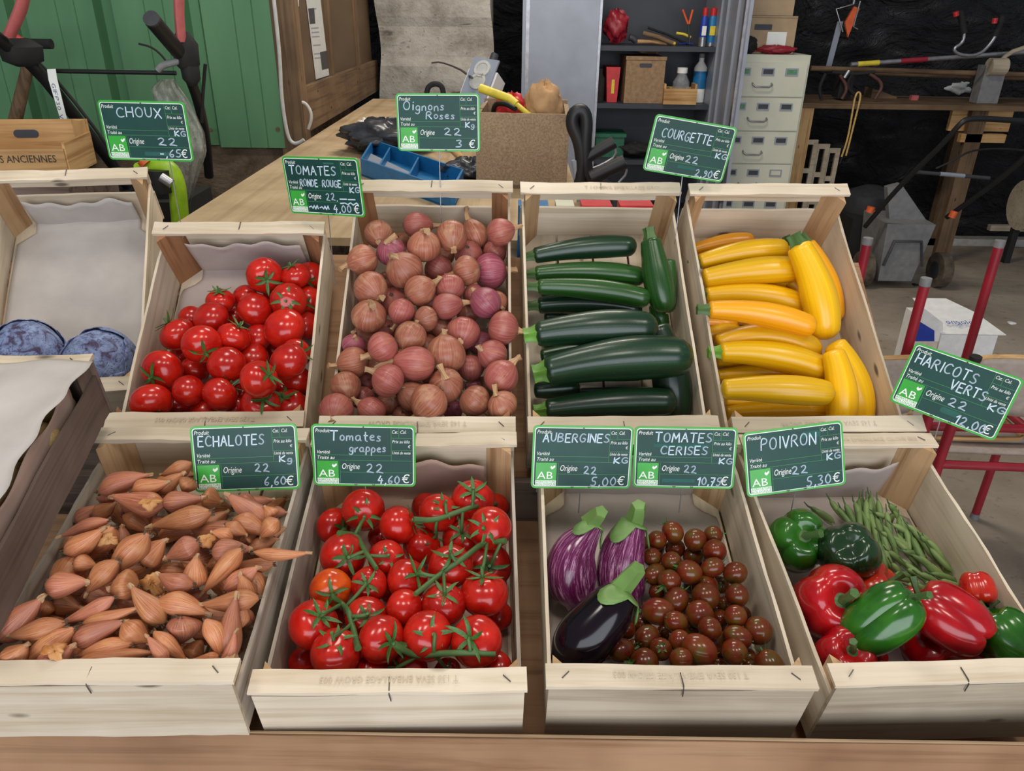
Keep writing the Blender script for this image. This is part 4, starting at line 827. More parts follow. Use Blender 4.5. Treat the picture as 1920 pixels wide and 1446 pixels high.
courg('yellow', z, [(85,405,430,345,40,-10,1,0,1,'orange-yellow courgette half hidden along the back slat'), (98,475,612,390,55,-14,0,1,0,'yellow courgette with a shiny streak and dark stem, second from the back slat'), (105,562,690,502,66,-12,0,0,0,'plain yellow courgette, third from the back slat, no stem'), (125,640,728,692,57,-26,0,1,0,'yellow courgette with dark stem just below the stemless one'), (140,715,765,815,62,-22,0,1,1,'deep yellow courgette with dark stem, curving down to the middle'), (190,908,785,938,66,-58,1.0,0,0,'arched yellow courgette resting behind the one with a pale green stem'), (185,945,808,1045,70,-26,.2,2,0,'yellow courgette with pale green stem crossing the middle of the crate'), (205,1085,620,1065,42,-6,1.2,0,0,'yellow courgette half hidden between two bigger ones'), (215,1155,850,1175,72,-10,-.2,0,0,'big yellow courgette with a brown fleck, second from the front rail'), (230,1290,842,1272,50,-8,.3,0,0,'yellow courgette lying against the front rail'), (672,330,835,845,84,-22,-.5,1,0,'large upright yellow courgette with green stem at its top'), (785,325,955,770,56,-26,.3,1,1,'orange-yellow courgette leaning beside the large upright one'), (870,915,920,1330,76,-18,0,0,0,'short upright yellow courgette above the front rail'), (925,870,1080,1330,80,-32,.2,0,0,'curved yellow courgette along the outer crate side'), (635,372,690,500,48,0,1.6,1,1,'yellow courgette with dark stem hidden behind the large upright one'), (640,560,745,680,50,0,2,0,0,'yellow courgette end showing between the row and the upright one'), (165,795,330,815,42,0,1.8,0,1,'deep yellow courgette buried under the middle row'), (168,860,330,845,46,0,1.6,0,0,'yellow courgette end buried beside the arched one'), (775,960,830,1110,48,0,2,0,0,'yellow courgette buried beside the short upright one'),(130,600,640,608,44,0,2.6,0,0,'yellow courgette buried under the others in the yellow courgette crate'),(160,760,700,768,44,0,2.6,0,0,'yellow courgette buried under the others in the yellow courgette crate'),(190,1000,730,1008,44,0,2.6,0,0,'yellow courgette buried under the others in the yellow courgette crate'),(220,1120,780,1128,44,0,2.6,0,0,'yellow courgette buried under the others in the yellow courgette crate'),(230,1220,800,1228,44,0,2.6,0,0,'yellow courgette buried under the others in the yellow courgette crate')],
      ('yellow_skin', 'yellow_orange'), 'yellow_courgette', 'courgette', 'yellow courgettes in the deep crate', lambda y: .08 - .05 * max(0, y - .25), 'courgette')
# ---- peppers and beans
def pepper_mesh(lob, el, seed, mat, dent=.24, taper=.12):
    r = np.random.default_rng(seed); ph = r.uniform(0, 6); amp = r.uniform(.8, 1.2, 8); V = []; TC = []; N, n = 26, 40
    for k in range(N):
        a = math.pi * (.02 + .96 * k / (N - 1))
        for j in range(n):
            t = 2 * math.pi * j / n; lb = abs(math.cos(lob * (t + .12 * math.sin(2 * t + ph)) / 2))** .42; A = amp[int((t * lob / 2 / math.pi + .5) % lob)]
            q = math.sin(a) ** .72 * (1 - dent * (1 - lb)) * (.93 + .07 * A) * (1 - taper * (1 - math.cos(a)) / 2)
            zz = math.cos(a); zc = (abs(zz) ** .8) * (1 if zz > 0 else -1) * el
            if zz > 0: zc += -.26 * math.exp(-(q / .36) ** 2) + .07 * lb * math.exp(-((q - .55) / .25) ** 2)
            else: zc += .22 * math.exp(-(q / .4) ** 2) - .10 * lb * A * math.exp(-((q - .5) / .25) ** 2)
            V.append((q * math.cos(t), q * math.sin(t), zc)); TC.append((math.cos(t), math.sin(t), zc))
    F = [(k * n + j, (k + 1) * n + j, (k + 1) * n + (j + 1) % n, k * n + (j + 1) % n) for k in range(N - 1) for j in range(n)] + [tuple(range(n)), tuple((N - 1) * n + j for j in range(n))[::-1]]
    mb = MB(); mb.add(V, F, TC); cx = MB(); z0 = el - .26
    cx.lathe([(.30, z0 - .01), (.27, z0 + .045), (.15, z0 + .07), (.12, z0 + .09)], 30, lambda t, q, z_, u: (q * (1 + .22 * (1 - u) * math.cos(6 * t + ph) ** 3), 0))
    d = r.normal(0, .12, 2); st = MB().tube([(0, 0, z0 + .05), (d[0] * .3, d[1] * .3, z0 + .22), (d[0], d[1], z0 + .42), (d[0] * 1.8, d[1] * 1.8, z0 + .62)], [.125, .095, .095, .12], 14, True, lambda t, v: 1 + .1 * math.cos(5 * t + ph))
    return mb.mesh('pepper_body', mat), cx, st
z = Z(1360, 780, .3597)
PP = [((330,655,158),0,(372,622),4,.92,'pepper_green','bright green pepper with thick stem facing out, at the upper corner of its crate'), ((640,715,160),0,None,4,.95,'pepper_dark','dark green blocky pepper beside the bright green one and the beans'), ((430,985,196),0,(492,962),4,.95,'pepper_red','large red pepper with green stem facing out, below the bright green pepper'), ((745,915,142),.5,(872,862),4,.95,'pepper_orange','orange-red pepper behind the green one in the middle'), ((815,1065,168),-1.3,(985,945),3,1.28,'pepper_green','long green pepper lying on top in the middle of the crate'), ((1175,1060,160),0,(1020,930),3,1.1,'pepper_red','smooth red pepper between the long green one and the outer green one'), ((1318,900,86),0,(1330,1000),3,.9,'pepper_orange','small red pepper top resting against the crate side below the beans'), ((1325,1015,82),.4,(1412,985),3,.8,'pepper_dark','small dark green pepper under the little red one'), ((1470,1175,150),0,(1400,1010),4,1.0,'pepper_green','green pepper at the front corner beside the crate side'), ((572,1262,150),0,(640,1215),4,.85,'pepper_red','red pepper with green stem close to the front rail, below the large red one'), ((1080,1222,152),.2,(1160,1310),4,.92,'pepper_red','red pepper in front, its stem turned down to the front rail'), ((985,985,80),1.6,(1040,900),3,1,'pepper_red','red pepper mostly hidden behind the long green one'), ((1310,1310,80),1.5,None,3,1,'pepper_red','red pepper mostly hidden behind the front rail near the outer green one'), ((760,1290,95),1.6,None,3,1,'pepper_red','red pepper buried under the long green one near the front rail')]
items = [dict(balls=[z(p[0])], layer=p[1], spec=p, over=p[0][0] > 1300) for p in PP]
settle('pepper', items, lambda y: .084 - .08 * max(0, y - .18), maxh=.15, squeeze=.8, fat=.8, fs=1.06)
for k, it in enumerate(items):
    p = it['spec']; b = it['balls'][0]; P, R = it['P'][0], float(it['R'][0]); el = p[4]
    ax = view_axis(b[0], b[1], b[2] * (1.02 if el < 1.2 else 1.15), z(p[2]), .15) if p[2] else np.array([.3, .5, -.7])
    m_, cx, stm = pepper_mesh(p[3], el, 50 + k, p[5]); o = new('bell_pepper', m_, None, frame(P, ax, (.2, .3, .9), R * (1.09 if el < 1.2 else 1.0))); tag(o, p[6], 'pepper', 'peppers in the front crate')
    if p[2]: new('calyx', cx.mesh('calyx', 'stem_green'), o); new('stem', stm.mesh('stem', 'stem_green'), o)
pep = items; c = CR['pepper']
bs = [(430,470,560,575),(460,490,570,560),(540,430,640,560),(560,470,660,590),(600,480,700,640),(620,450,690,600),(665,440,690,600),(700,420,715,640),(715,410,712,590),(735,425,755,640),(755,420,752,600),(720,440,800,700),(745,400,790,560),(790,430,800,600),(770,500,880,540),(780,520,860,740),(800,540,860,820),(815,560,900,760),(840,490,870,640),(860,480,960,740),(880,500,850,580),(850,455,900,540),(905,520,930,660),(880,640,1000,780),(920,560,1040,760),(940,560,1060,720),(960,580,1090,760),(990,600,1110,720),(1000,640,1130,800),(1010,620,1080,690),(1040,640,1150,790),(1060,680,1190,820),(1080,700,1210,840),(1000,720,1140,860),(960,720,1100,850),(930,760,1080,880),(900,740,1010,830),(860,760,940,860),(820,660,880,820),(800,640,850,830),(790,720,830,840),(880,830,1000,850),(940,800,1060,870),(1000,820,1120,880),(1060,820,1230,880),(1110,850,1240,890),(980,860,1020,900),(1040,870,1090,915),(900,850,980,870),(940,880,1050,910),(800,600,950,680),(830,620,990,700),(890,600,1030,820),(840,700,950,800),(780,760,840,810),(970,620,1060,800),(1050,760,1160,850),(910,700,1050,740),(860,560,1000,650),(700,480,740,660)]
for k, (x0, y0, x1, y1) in enumerate(bs):
    a, b = np.array(z((x0, y0))), np.array(z((x1, y1))); h0 = .030 + .017 * ((k * 7) % 4) / 3 * (1 if y0 < 700 else .6); A, B = c.px(*a, h0 + .008), c.px(*b, .018 + .012 * ((k * 5) % 4) / 3)
    lo = c.loc(np.array([A, B]));
    d = B - A; L = np.linalg.norm(d); nrm = np.cross(d / L, c.ez); bend = random.uniform(-.10, .10) * L; up_ = random.uniform(.02, .08) * L
    P = [A + d * t + nrm * bend * 4 * t * (1 - t) + c.ez * up_ * 4 * t * (1 - t) for t in np.linspace(0, 1, 12)]
    W_ = [.0008, .0016, .0038, .0045, .0047, .0046, .0047, .0045, .0046, .004, .0022, .0006]; P = [p - c.ez * min(0, c.loc(p)[2] - .012) for p in P]
    P = np.array(P); x_ = (P - c.o) @ c.ex; P -= np.outer(np.maximum(0, x_ - .134), c.ex); c0 = P.mean(0)
    o = solo('green_bean', MB().tube(P - c0, W_, 8, True, lambda t, v: 1 + .025 * math.sin(v * 40)), 'bean_skin', 'slim green bean in the fan of beans, %s along its upper ends, %s sweep' % (ORD[k % 20 + 1], ('upper', 'middle', 'lower')[k // 20]), 'green bean', Matrix.Translation(c0.tolist()), 'green beans beside the peppers')
    part('stalk_tip', MB().tube([P[1] - c0, P[0] - c0, P[0] - d / L * .008 + c.ez * .002 - c0], [.0016, .0012, .0008], 6), 'stem_green', o)
# ---- red cabbages and potatoes
c = CR['cabbage']
for k, (px_, py_, r_, lab) in enumerate(((52, 662, 70, 'red cabbage with bluish bloom at the crate edge, split leaf on top'), (188, 682, 74, 'bluish red cabbage beside the tomato crate, its leaf edges crinkled'))):
    q = np.array([px_, py_]); s_ = dep(c.px(px_, py_, .085)); R = r_ * .88 / FPX * s_; P = CAM + ray(px_, py_) * s_; r = np.random.default_rng(k + 5); l_ = c.loc(P); P = c.w(min(l_[0], .139 - R * 1.1), max(l_[1], R * 1.06 + .012), max(l_[2], R + .02))
    def sph(u, v, sc, a0=0, wv=0): return None
    mb = MB(); pr = [(math.sin(math.pi * t) * (1 + .0 * t), -math.cos(math.pi * t) * .92) for t in np.linspace(.015, .985, 22)]
    mb.lathe(pr, 34, lambda t, q_, z_, u, k=k: (q_ * (1 + .02 * math.sin(3 * t + k + z_ * 3) + .015 * math.sin(7 * t - 5 * z_)), 0)); o = new('red_cabbage', mb.mesh('cabbage_head', 'cabbage_leaf'), None, frame(P, c.ez + .2 * c.ex * (1 - 2 * k), c.ey, R)); tag(o, lab, 'cabbage', 'red cabbages in the wide crate')
    for j in range(5):
        a0 = j * 1.256 + k; ln = r.uniform(1.5, 2.0)
        def lf(u, v, a0=a0, ln=ln, j=j):
            a = a0 + (v - .5) * 2.1 * math.sin(.35 + 2.5 * u) ; th = math.pi - ln * u - .35; q_ = 1.02 + .006 * j + .03 * u ** 3 + .015 * math.sin(8 * v + j) * u
            x, y, z_ = math.sin(th) * math.cos(a) * q_, math.sin(th) * math.sin(a) * q_, math.cos(th) * q_ * .93; return (x, y, z_)
        part('wrapper_leaf', MB().grid(lf, 16, 14), 'cabbage_leaf', o, sol=.018)
c = CR['potato']
for k, (x, y, zz, r_) in enumerate(((.095, .34, .055, .03), (.10, .27, .06, .033), (.10, .195, .062, .032), (.098, .12, .06, .03), (.04, .30, .05, .032), (.045, .22, .06, .03), (.03, .14, .055, .033), (-.03, .26, .055, .034), (-.04, .18, .055, .033), (-.1, .22, .055, .032))):
    mb = MB(); mb.lathe([(math.sin(math.pi * t) * (1 + .08 * math.sin(5 * t)), -1.25 * math.cos(math.pi * t)) for t in np.linspace(.02, .98, 14)], 18, lambda t, q, z_, u, k=k: (q * (1 + .07 * math.sin(2 * t + k) + .04 * math.sin(3 * t + 4 * u)), 0))
    tag(new('potato', mb.mesh('potato', 'potato_skin'), None, frame(c.w(x, y, zz - .006), (random.random(), random.random(), .2), None, r_)), ('brown potato under the grey paper, %s along the dark crate side' % ORD[k + 1]) if k < 4 else 'brown potato hidden beneath the grey paper cover', 'potato', 'potatoes under the paper')
def cover(u, v):
    y = .378 - .36 * v; xe = .158 - .012 * v + .003 * math.sin(v * 31); x = -.15 + (xe + .15) * u
    return (x, y, .1115 - .003 * (v < .02) + 
            .009 * math.sin(math.pi * v) * (.4 + .6 * math.sin(u * 2.2)) + .006 * max(0, u - .85) * v + .003 * math.sin(u * 17 + v * 9))
solo('paper_sheet', MB().grid(cover, 30, 40), 'kraft', 'pale grey kraft sheet laid over the dark crate of potatoes', 'paper', Matrix(c.M.tolist()), sol=.0007)
def inner(u, v): return (.130 + .005 * v - .002 * math.sin(u * 9), .05 + .295 * u, .006 + .087 * v + (.006 * math.sin(u * 14) if v > .95 else 0))
solo('paper_liner', MB().grid(inner, 30, 8), 'kraft_brown', 'brown paper strip standing along the inside of the dark crate side', 'paper', Matrix(c.M.tolist()), sol=.0007)
# ---- price signs
def rrect(w_, h_, r_, x=0, y=0, n=5):
    P = []
    for cx_, cy_, a0 in ((w_ / 2 - r_, h_ / 2 - r_, 0), (-w_ / 2 + r_, h_ / 2 - r_, 90), (-w_ / 2 + r_, -h_ / 2 + r_, 180), (w_ / 2 - r_, -h_ / 2 + r_, 270)):
        for k in range(n + 1): a = math.radians(a0 + 90 * k / n); P.append((x + cx_ + r_ * math.cos(a), y + cy_ + r_ * math.sin(a)))
    return P
SW, SH_ = .15, .0975
def U(u, v): return (-SW / 2 + u * SW, SH_ / 2 - v * SH_)
def rod(w_):
    t = np.linalg.norm(w_); k = np.array(w_) / t; K = np.array([[0, -k[2], k[1]], [k[2], 0, -k[0]], [-k[1], k[0], 0]]); return np.eye(3) + math.sin(t) * K + (1 - math.cos(t)) * K @ K
_a = math.radians(10); SR0 = np.array([[1, 0, 0], [0, math.sin(_a), -math.cos(_a)], [0, math.cos(_a), math.sin(_a)]])
def line(mb, a, b, w_=.0005, zz=.0022): ribbon(mb, [U(*a), U(*b)], w_, zz)
def price_sign(loc_, rv, label, writing, price_smudge=None, stem=.12, stem_x=0):
    k = .945 if loc_[2] < .96 else 1.0; R = rod(rv) @ SR0; M = np.eye(4); M[:3, :3] = R * k; M[:3, 3] = CAM + (np.array(loc_) - CAM) * k
    t = thing('price_sign', label, 'price sign', M, 'price signs')
    pr = lambda w_, h_, r_, z0, z1: MB().prism([(x, y, z0) for x, y in rrect(w_, h_, r_)], (0, 0, z1 - z0))
    part('green_frame', pr(SW, SH_, .007, -.0005, .0012), 'sign_green', t)
    part('white_border', pr(SW - .0058, SH_ - .0058, .005, .0011, .0015), 'sign_white', t); part('board_face', pr(SW - .0080, SH_ - .0080, .0045, .0014, .0018), 'sign_board', t)
    ln = MB()
    for a, b in (((.765, .05), (.765, .57)), ((.84, .05), (.84, .2)), ((.765, .2), (.965, .2)), ((.765, .4), (.965, .4)), ((.04, .485), (.765, .485)), ((.04, .57), (.965, .57)), ((.265, .765), (.965, .765)), ((.265, .585), (.265, .955))): line(ln, a, b)
    part('ruled_lines', ln, 'sign_line', t)
    for s_, u, v, sz, fit in (('Produit', .04, .125, .0085, .021), ('Cat.', .775, .125, .0075, .0085), ('Cal.', .855, .125, .0075, .0085), ('Prix au kilo', .775, .28, .0072, .0255), ('€', .925, .355, .006, None), ('Unité de vente', .775, .46, .0066, .0265), ('Variété', .05, .465, .0078, .0185), ('Traité au', .05, .555, .0078, .025), ('Origine', .285, .715, .0135, .0255), ('€', .865, .935, .0195, .0115)):
        tx = MB(); x, y = U(u, v); put_text(tx, s_, x, y, sz, .0023, .28 if s_ != '€' else .1, fit); part('printed_lettering', tx, 'sign_white', t)
    x, y = U(.145, .77); lg = MB(); lg.prism([(x + a, y + b, .0017) for a, b in ((-.0155, -.018), (.0155, -.018), (.0155, .018), (-.0155, .018))], (0, 0, .0004)); o = part('organic_logo', lg, 'sign_green', t)
    lw = MB(); x0, y0 = U(.06, .845); put_text(lw, 'AB', x0 - .0005, y0, .0165, .0025, 0, .0235)
    lw.prism([(x - .0155, y - .018, .002), (x + .0155, y - .018, .002), (x + .0155, y - .0095, .002), (x - .0155, y - .0095, .002)], (0, 0, .0004))
    lf = [(.0085, .0075), (.006, .0105), (.0075, .0135), (.009, .0115), (.013, .0145), (.0135, .0115), (.0105, .0085)]; lw.add([(x + a, y + b, .0025) for a, b in lf], [tuple(range(6, -1, -1))], None, True)
    part('logo_lettering', lw, 'sign_white', o)
    lt = MB(); put_text(lt, 'AGRICULTURE', x - .0148, y - .0131, .0046, .0027, 0, .0296); put_text(lt, 'BIOLOGIQUE', x - .0148, y - .0172, .0046, .0027, 0, .0296); part('logo_caption', lt, 'sign_green', o)
    if price_smudge:
        sm = MB()
        for u0, v0, u1, v1, w_ in price_smudge: line(sm, (u0, v0), (u1, v1), w_, .0021)
        part('chalk_smudge', sm, 'smudge', t)
    for s_, u, v, h_, fit in writing:
        hw = MB(); x, y = U(u, v); hand(hw, s_, x, y, h_, .0019, .0026, fit=fit); part('handwritten_lettering', hw, 'chalk', t)
    part('eyelet', MB().lathe([(.0006, .0018), (.0012, .0024), (.0012, .0018)], 10).V and MB().tube([(0, SH_ / 2 - .0035, .0017), (0, SH_ / 2 - .0035, .0026)], .0011, 10), 'staple_steel', t)
    for q in (-.013, .013): part('wire_clip', MB().tube([(q - .002, -SH_ / 2 + .003, .0018), (q, -SH_ / 2 + .0022, .0026), (q + .002, -SH_ / 2 + .003, .0018)], .0006, 6), 'staple_steel', t)
    dn = R.T @ np.array([.0, .0, -1.0]); s0 = np.array([stem_x, -SH_ / 2 + .004, -.0012]); part('wire_stem', MB().tube([s0 + np.array([0, .03, 0]), s0, s0 + dn * stem * .5, s0 + dn * stem], .0009, 6), 'steel', t)
kg = ('KG', .835, .565, .0085, .018)
price_sign((-.628, 1.356, 1.303), (.192, -.005, -.058), 'price sign CHOUX on a wire above the red cabbage crate', [('CHOUX', .2, .27, .0155, .077), kg, ('22', .62, .735, .0125, .032), ('-,65', .62, .93, .0125, .036)], [(.45, .88, .72, .88, .007)], .14, .03)
price_sign((-.324, 1.311, 1.224), (.198, -.088, -.355), 'price sign TOMATES RONDE ROUGE above the loose round tomatoes', [('TOMATES', .08, .3, .0145, .092), ('RONDE', .2, .5, .0115, .035), ('ROUGE', .5, .5, .0115, .036), ('KG', .85, .58, .009, .018), ('22.', .52, .735, .0125, .022), ('__', .7, .74, .006, .03), ('~', .7, .80, .006, .035), ('~~', .27, .91, .010, .04), ('4,00', .6, .935, .0125, .034)], [(.55, .1, .68, .1, .003)], .13)
price_sign((-.138, 1.426, 1.315), (.082, -.028, -.113), 'price sign Oignons Roses on a wire above the onion crate', [('Oignons', .09, .29, .0145, .072), ('Roses', .36, .435, .0125, .05), ('Kg', .83, .575, .0085, .015), ('22', .57, .72, .0125, .03), ('3', .71, .92, .0125, .010)], [(.08, .23, .16, .23, .006)], .14)
price_sign((.309, 1.41, 1.279), (.205, .162, .061), 'price sign COURGETTE tilted above the gap between green and yellow courgettes', [('COURGETTE', .12, .37, .0155, .092), ('KG', .83, .575, .009, .02), ('22', .48, .74, .0125, .023), ('2,90', .64, .95, .0125, .031)], [(.42, .83, .62, .83, .006)], .13)
price_sign((.659, 1.026, .997), (-.128, .165, -.669), 'price sign HARICOTS VERTS leaning out over the red chairs', [('HARICOTS', .07, .3, .0155, .085), ('VERTS', .45, .5, .0145, .048), ('KG', .83, .585, .0095, .02), ('22', .5, .735, .0125, .024), ('12,00', .62, .95, .0135, .04)], [(.48, .83, .62, .83, .009)], .10)
price_sign((-.381, .94, .914), (-.115, -.021, .068), 'price sign ECHALOTES in front of the crate of shallots', [('ECHALOTES', .07, .3, .0150, .092), ('Kg', .82, .575, .009, .017), ('22', .58, .715, .0125, .02), ('6,60', .66, .93, .0125, .03)], None, .05)
price_sign((-.215, .961, .908), (.04, .028, .04), 'price sign Tomates grappes in front of the vine tomatoes', [('Tomates', .18, .25, .0150, .072), ('grappes', .36, .425, .0125, .052), ('22', .52, .765, .0145, .024), ('4,60', .63, .95, .0125, .031)], None, .05)
price_sign((.106, .977, .901), (-.058, .036, .07), 'price sign AUBERGINES above the striped aubergines', [('AUBERGINES', .1, .25, .0130, .098), ('KG', .82, .58, .009, .02), ('22', .52, .765, .0125, .019), ('5,00', .6, .95, .0135, .037)], None, .05)
price_sign((.258, .977, .903), (.009, -.029, -.05), 'price sign TOMATES CERISES above the cherry tomatoes', [('TOMATES', .2, .24, .0145, .082), ('CERISES', .26, .44, .0130, .068), ('KG', .84, .585, .009, .018), ('22', .5, .74, .0125, .018), ('10,75', .64, .94, .0125, .034)], [(.2, .30, .7, .30, .006), (.3, .87, .6, .87, .006)], .05)
price_sign((.417, .967, .91), (-.147, -.111, .098), 'price sign POIVRON in front of the pepper and bean crate', [('POIVRON', .17, .3, .0175, .082), ('KG', .82, .575, .0095, .02), ('22', .46, .74, .0125, .023), ('5,30', .6, .95, .0145, .036)], [(.6, .15, .74, .15, .01)], .06)
# ================================================================ behind the stand
def pts(Y, *ps): return [atY(p[0], p[1], Y if len(p) < 3 else p[2]) for p in ps]
def tube_px(Y, ps, r, n=10, sm=1, **k): return MB().tube(smooth_pts(pts(Y, *ps), sm), r, n, **k)
def crumple(P, sx, sy, sz, seed, n=14):
    r = np.random.default_rng(seed); mb = MB(); ph = r.uniform(0, 6, 8)
    def f(u, v):
        a = 2 * math.pi * u; b = math.pi * (.02 + .96 * v); q = 1 + .09 * math.sin(3 * a + ph[0] + 4 * b) + .08 * math.sin(5 * a - 6 * b + ph[1]) + .07 * math.sin(9 * a + 7 * b + ph[2]) + .05 * math.sin(14 * a - 11 * b + ph[3]); return (sx * q * math.sin(b) * math.cos(a), sy * q * math.sin(b) * math.sin(a), sz * q * math.cos(b))
    mb.grid(f, n * 3, n * 2); return mb, Matrix.Translation([float(x) for x in P])
flat('bag_black', (52, 53, 58), .3, .3, 30)
flat('paper_bag', (186, 146, 102), .85, .12, 20)
flat('notice_paper', (196, 198, 196), .7, .03)
flat('cable_white', (196, 194, 186), .5, .06)
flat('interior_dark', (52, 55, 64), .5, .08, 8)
# ---- plywood table and what lies on it
TZ = 1.05; xl = float(atZ(700, 185, TZ)[0]); xb = .17; y0_, y1_ = 1.62, float(atZ(700, 185, TZ)[1])
t = thing('plywood_table', 'raw plywood sheet laid as a long table behind the crates', 'table', np.eye(4))
part('table_top', MB().box((xl, y0_, TZ - .018), (xb, y1_, TZ)), 'ply_sheet', t)
for x in (xl + .08, xb - .08):
    for y in (y0_ + .15, y1_ - .12): part('leg', MB().box((x - .03, y - .03, 0), (x + .03, y + .03, TZ - .018)), 'pine_z', t)
# open-topped chipboard box
def onT(px, py): return atZ(px, py, TZ)
A, B = onT(893, 352), onT(1062, 356); fr = (A + B) / 2; ex = (B - A) / np.linalg.norm(B - A); ey = np.array([-ex[1], ex[0], 0]); w_ = np.linalg.norm(B - A)
Tl = atY(908, 212, float(fr[1])); hh = float(Tl[2]) - TZ
def ob(lo, hi): M = np.eye(4); M[:3, 0] = ex; M[:3, 1] = ey; M[:3, 3] = fr; return MB().box(lo, hi, M)
t = thing('chipboard_box', 'open chipboard box full of odds and ends on the plywood table', 'box', np.eye(4))
part('front_panel', ob((-w_ / 2, 0, 0), (w_ / 2, .012, hh)), 'chipboard', t); part('back_panel', ob((-w_ / 2, .26, 0), (w_ / 2, .272, hh + .01)), 'chipboard', t)
part('side_panel', ob((-w_ / 2, .012, 0), (-w_ / 2 + .012, .26, hh)), 'chipboard', t); part('side_panel', ob((w_ / 2 - .012, .012, 0), (w_ / 2, .26, hh)), 'chipboard', t); part('base_panel', ob((-w_ / 2, 0, 0), (w_ / 2, .26, .01)), 'chipboard', t)
bx = lambda x, y, z: fr + ex * x + ey * y + np.array([0, 0, TZ - fr[2] + z])
mb, M = crumple(bx(.055, .10, hh + .01), .05, .04, .06, 3, 8); solo('paper_bag', mb, 'paper_bag', 'crumpled brown paper bag sticking out of the chipboard box', 'paper bag', M)
mb, M = crumple(bx(-.035, .19, hh - .02), .05, .045, .05, 8, 8); solo('red_rag', mb, 'red_plastic', 'bright red plastic bundle inside the chipboard box', 'bundle', M)
solo('black_hose', MB().tube(smooth_pts([bx(-.09, .2, hh - .05), bx(-.085, .10, hh + .012), bx(-.05, .05, hh + .02), bx(-.02, .01, hh + .010)], 2), .007, 8), 'black_plastic', 'thin black hose lying over the chipboard box rim', 'hose')
# white electrical box with a yellow handled tool
P = atY(905, 165, 2.48); t = thing('socket_box', 'white electrical socket box tilted behind the onion price sign', 'socket box', frame(P, (-.35, -.75, .55), (1, .1, -.45)))
part('housing', MB().box((-.05, -.085, -.03), (.05, .085, .03)), 'white_paint', t)
part('cover_plate', MB().box((-.044, -.075, .03), (.044, .075, .036)), 'grey_metal', t)
for q in (-.045, .045): part('socket_ring', MB().lathe([(.026, .036), (.026, .042), (.018, .042), (.017, .038)], 20), 'cable_white', t)
part('cable_gland', MB().tube([(.0, .085, 0), (0, .11, 0)], .012, 10), 'dark_grey', t)
for o in list(t.children)[2:4]: pass
t.children[2].location = (0, -.045, 0); t.children[3].location = (0, .04, 0)
k_ = thing('crowbar', 'tool with yellow handle leaning on the white socket box', 'tool', np.eye(4)); hp = pts(2.25, (900, 165, 2.28), (955, 185, 2.25), (968, 196, 2.24))
part('handle', MB().tube(hp, .012, 10), 'yellow_plastic', k_); part('shaft', MB().tube(pts(2.24, (968, 196, 2.24), (1000, 222, 2.2)), .008, 8), 'yellow_plastic', k_)
solo('black_cable', tube_px(2.5, [(810, 118, 4.59), (825, 116, 4.4), (860, 128, 3.2), (885, 146, 2.36)], .004, 8), 'dark_grey', 'dark cable running to the white socket box', 'cable')
solo('cable_loop', tube_px(2.4, [(800, 175), (803, 162), (815, 156), (828, 160), (832, 176), (830, 200), (828, 262)], .008, 10, 2), 'rubber', 'black cable loop rising behind the onion price sign', 'cable')
# black rubbish bag, glove, wooden handle, blue tray
for px_, py_, a, b, h_, lb, sd in ((728, 268, .15, .10, .05, 'crumpled black plastic bag beside the red and white glove', 4), (880, 322, .075, .05, .03, 'small black plastic bag in front of the chipboard box', 9), (850, 262, .06, .05, .03, 'black plastic bag under the onion price sign', 13)):
    P = onT(px_, py_ + 18); P[2] = TZ + h_ * 1.15; mb, M = crumple(P, a, b, h_, sd, 12); solo('plastic_bag', mb, 'bag_black', lb, 'bag', M, 'black plastic bags on the table')
g = thing('work_glove', 'red and white work glove on the plywood table', 'glove', np.eye(4)); q = [onT(*p) + np.array([0, 0, .02]) for p in ((664, 282), (672, 262), (685, 248), (700, 243))]
part('palm', MB().tube(smooth_pts(q, 1), .021, 10, squash=.6), 'coral_red', g)
for k, (dx, dy) in enumerate(((-12, -8), (-2, -14), (8, -12), (14, -4))): part('finger', MB().tube([q[2], onT(685 + dx * .6, 246 + dy * .6) + np.array([0, 0, .024]), onT(685 + dx, 246 + dy) + np.array([0, 0, .02])], [.012, .010, .007], 8), 'white_paint', g)
h_ = thing('hammer', 'tool with turned wooden handle lying beside the chipboard box', 'tool', np.eye(4))
part('wooden_handle', MB().tube([onT(800, 287) + np.array([0, 0, .075]), onT(845, 312) + np.array([0, 0, .06]), onT(878, 340) + np.array([0, 0, .045])], [.010, .013, .011], 12), 'pine_x', h_); part('head', MB().tube([onT(786, 284) + np.array([0, 0, .045]), onT(806, 290) + np.array([0, 0, .055])], .016, 10), 'dark_grey', h_)
t = thing('blue_tray', 'blue plastic tool tray with compartments on the table behind the onions', 'tray', np.eye(4))
C = [onT(*p) for p in ((678, 330), (700, 290), (870, 352), (850, 395))]
def wall(a, b, h0, h1, th, mat, nm): d = (b - a) / np.linalg.norm(b - a); n_ = np.array([-d[1], d[0], 0]) * th; mb = MB().hexa([a + [0, 0, h0], b + [0, 0, h0], b + n_ + [0, 0, h0], a + n_ + [0, 0, h0]], [a + [0, 0, h1], b + [0, 0, h1], b + n_ + [0, 0, h1], a + n_ + [0, 0, h1]]); return part(nm, mb, mat, t)
for i in range(4): wall(C[i], C[(i + 1) % 4], .0, .05, -.006, 'blue_tray', 'tray_wall')
part('tray_floor', MB().prism([c_ + np.array([0, 0, .002]) for c_ in C], (0, 0, .004)), 'blue_tray', t)
for f_ in (.22, .55): a = C[1] * (1 - f_) + C[2] * f_; b = C[0] * (1 - f_) + C[3] * f_; wall(a, b, 0, .045, .005, 'blue_tray', 'divider')
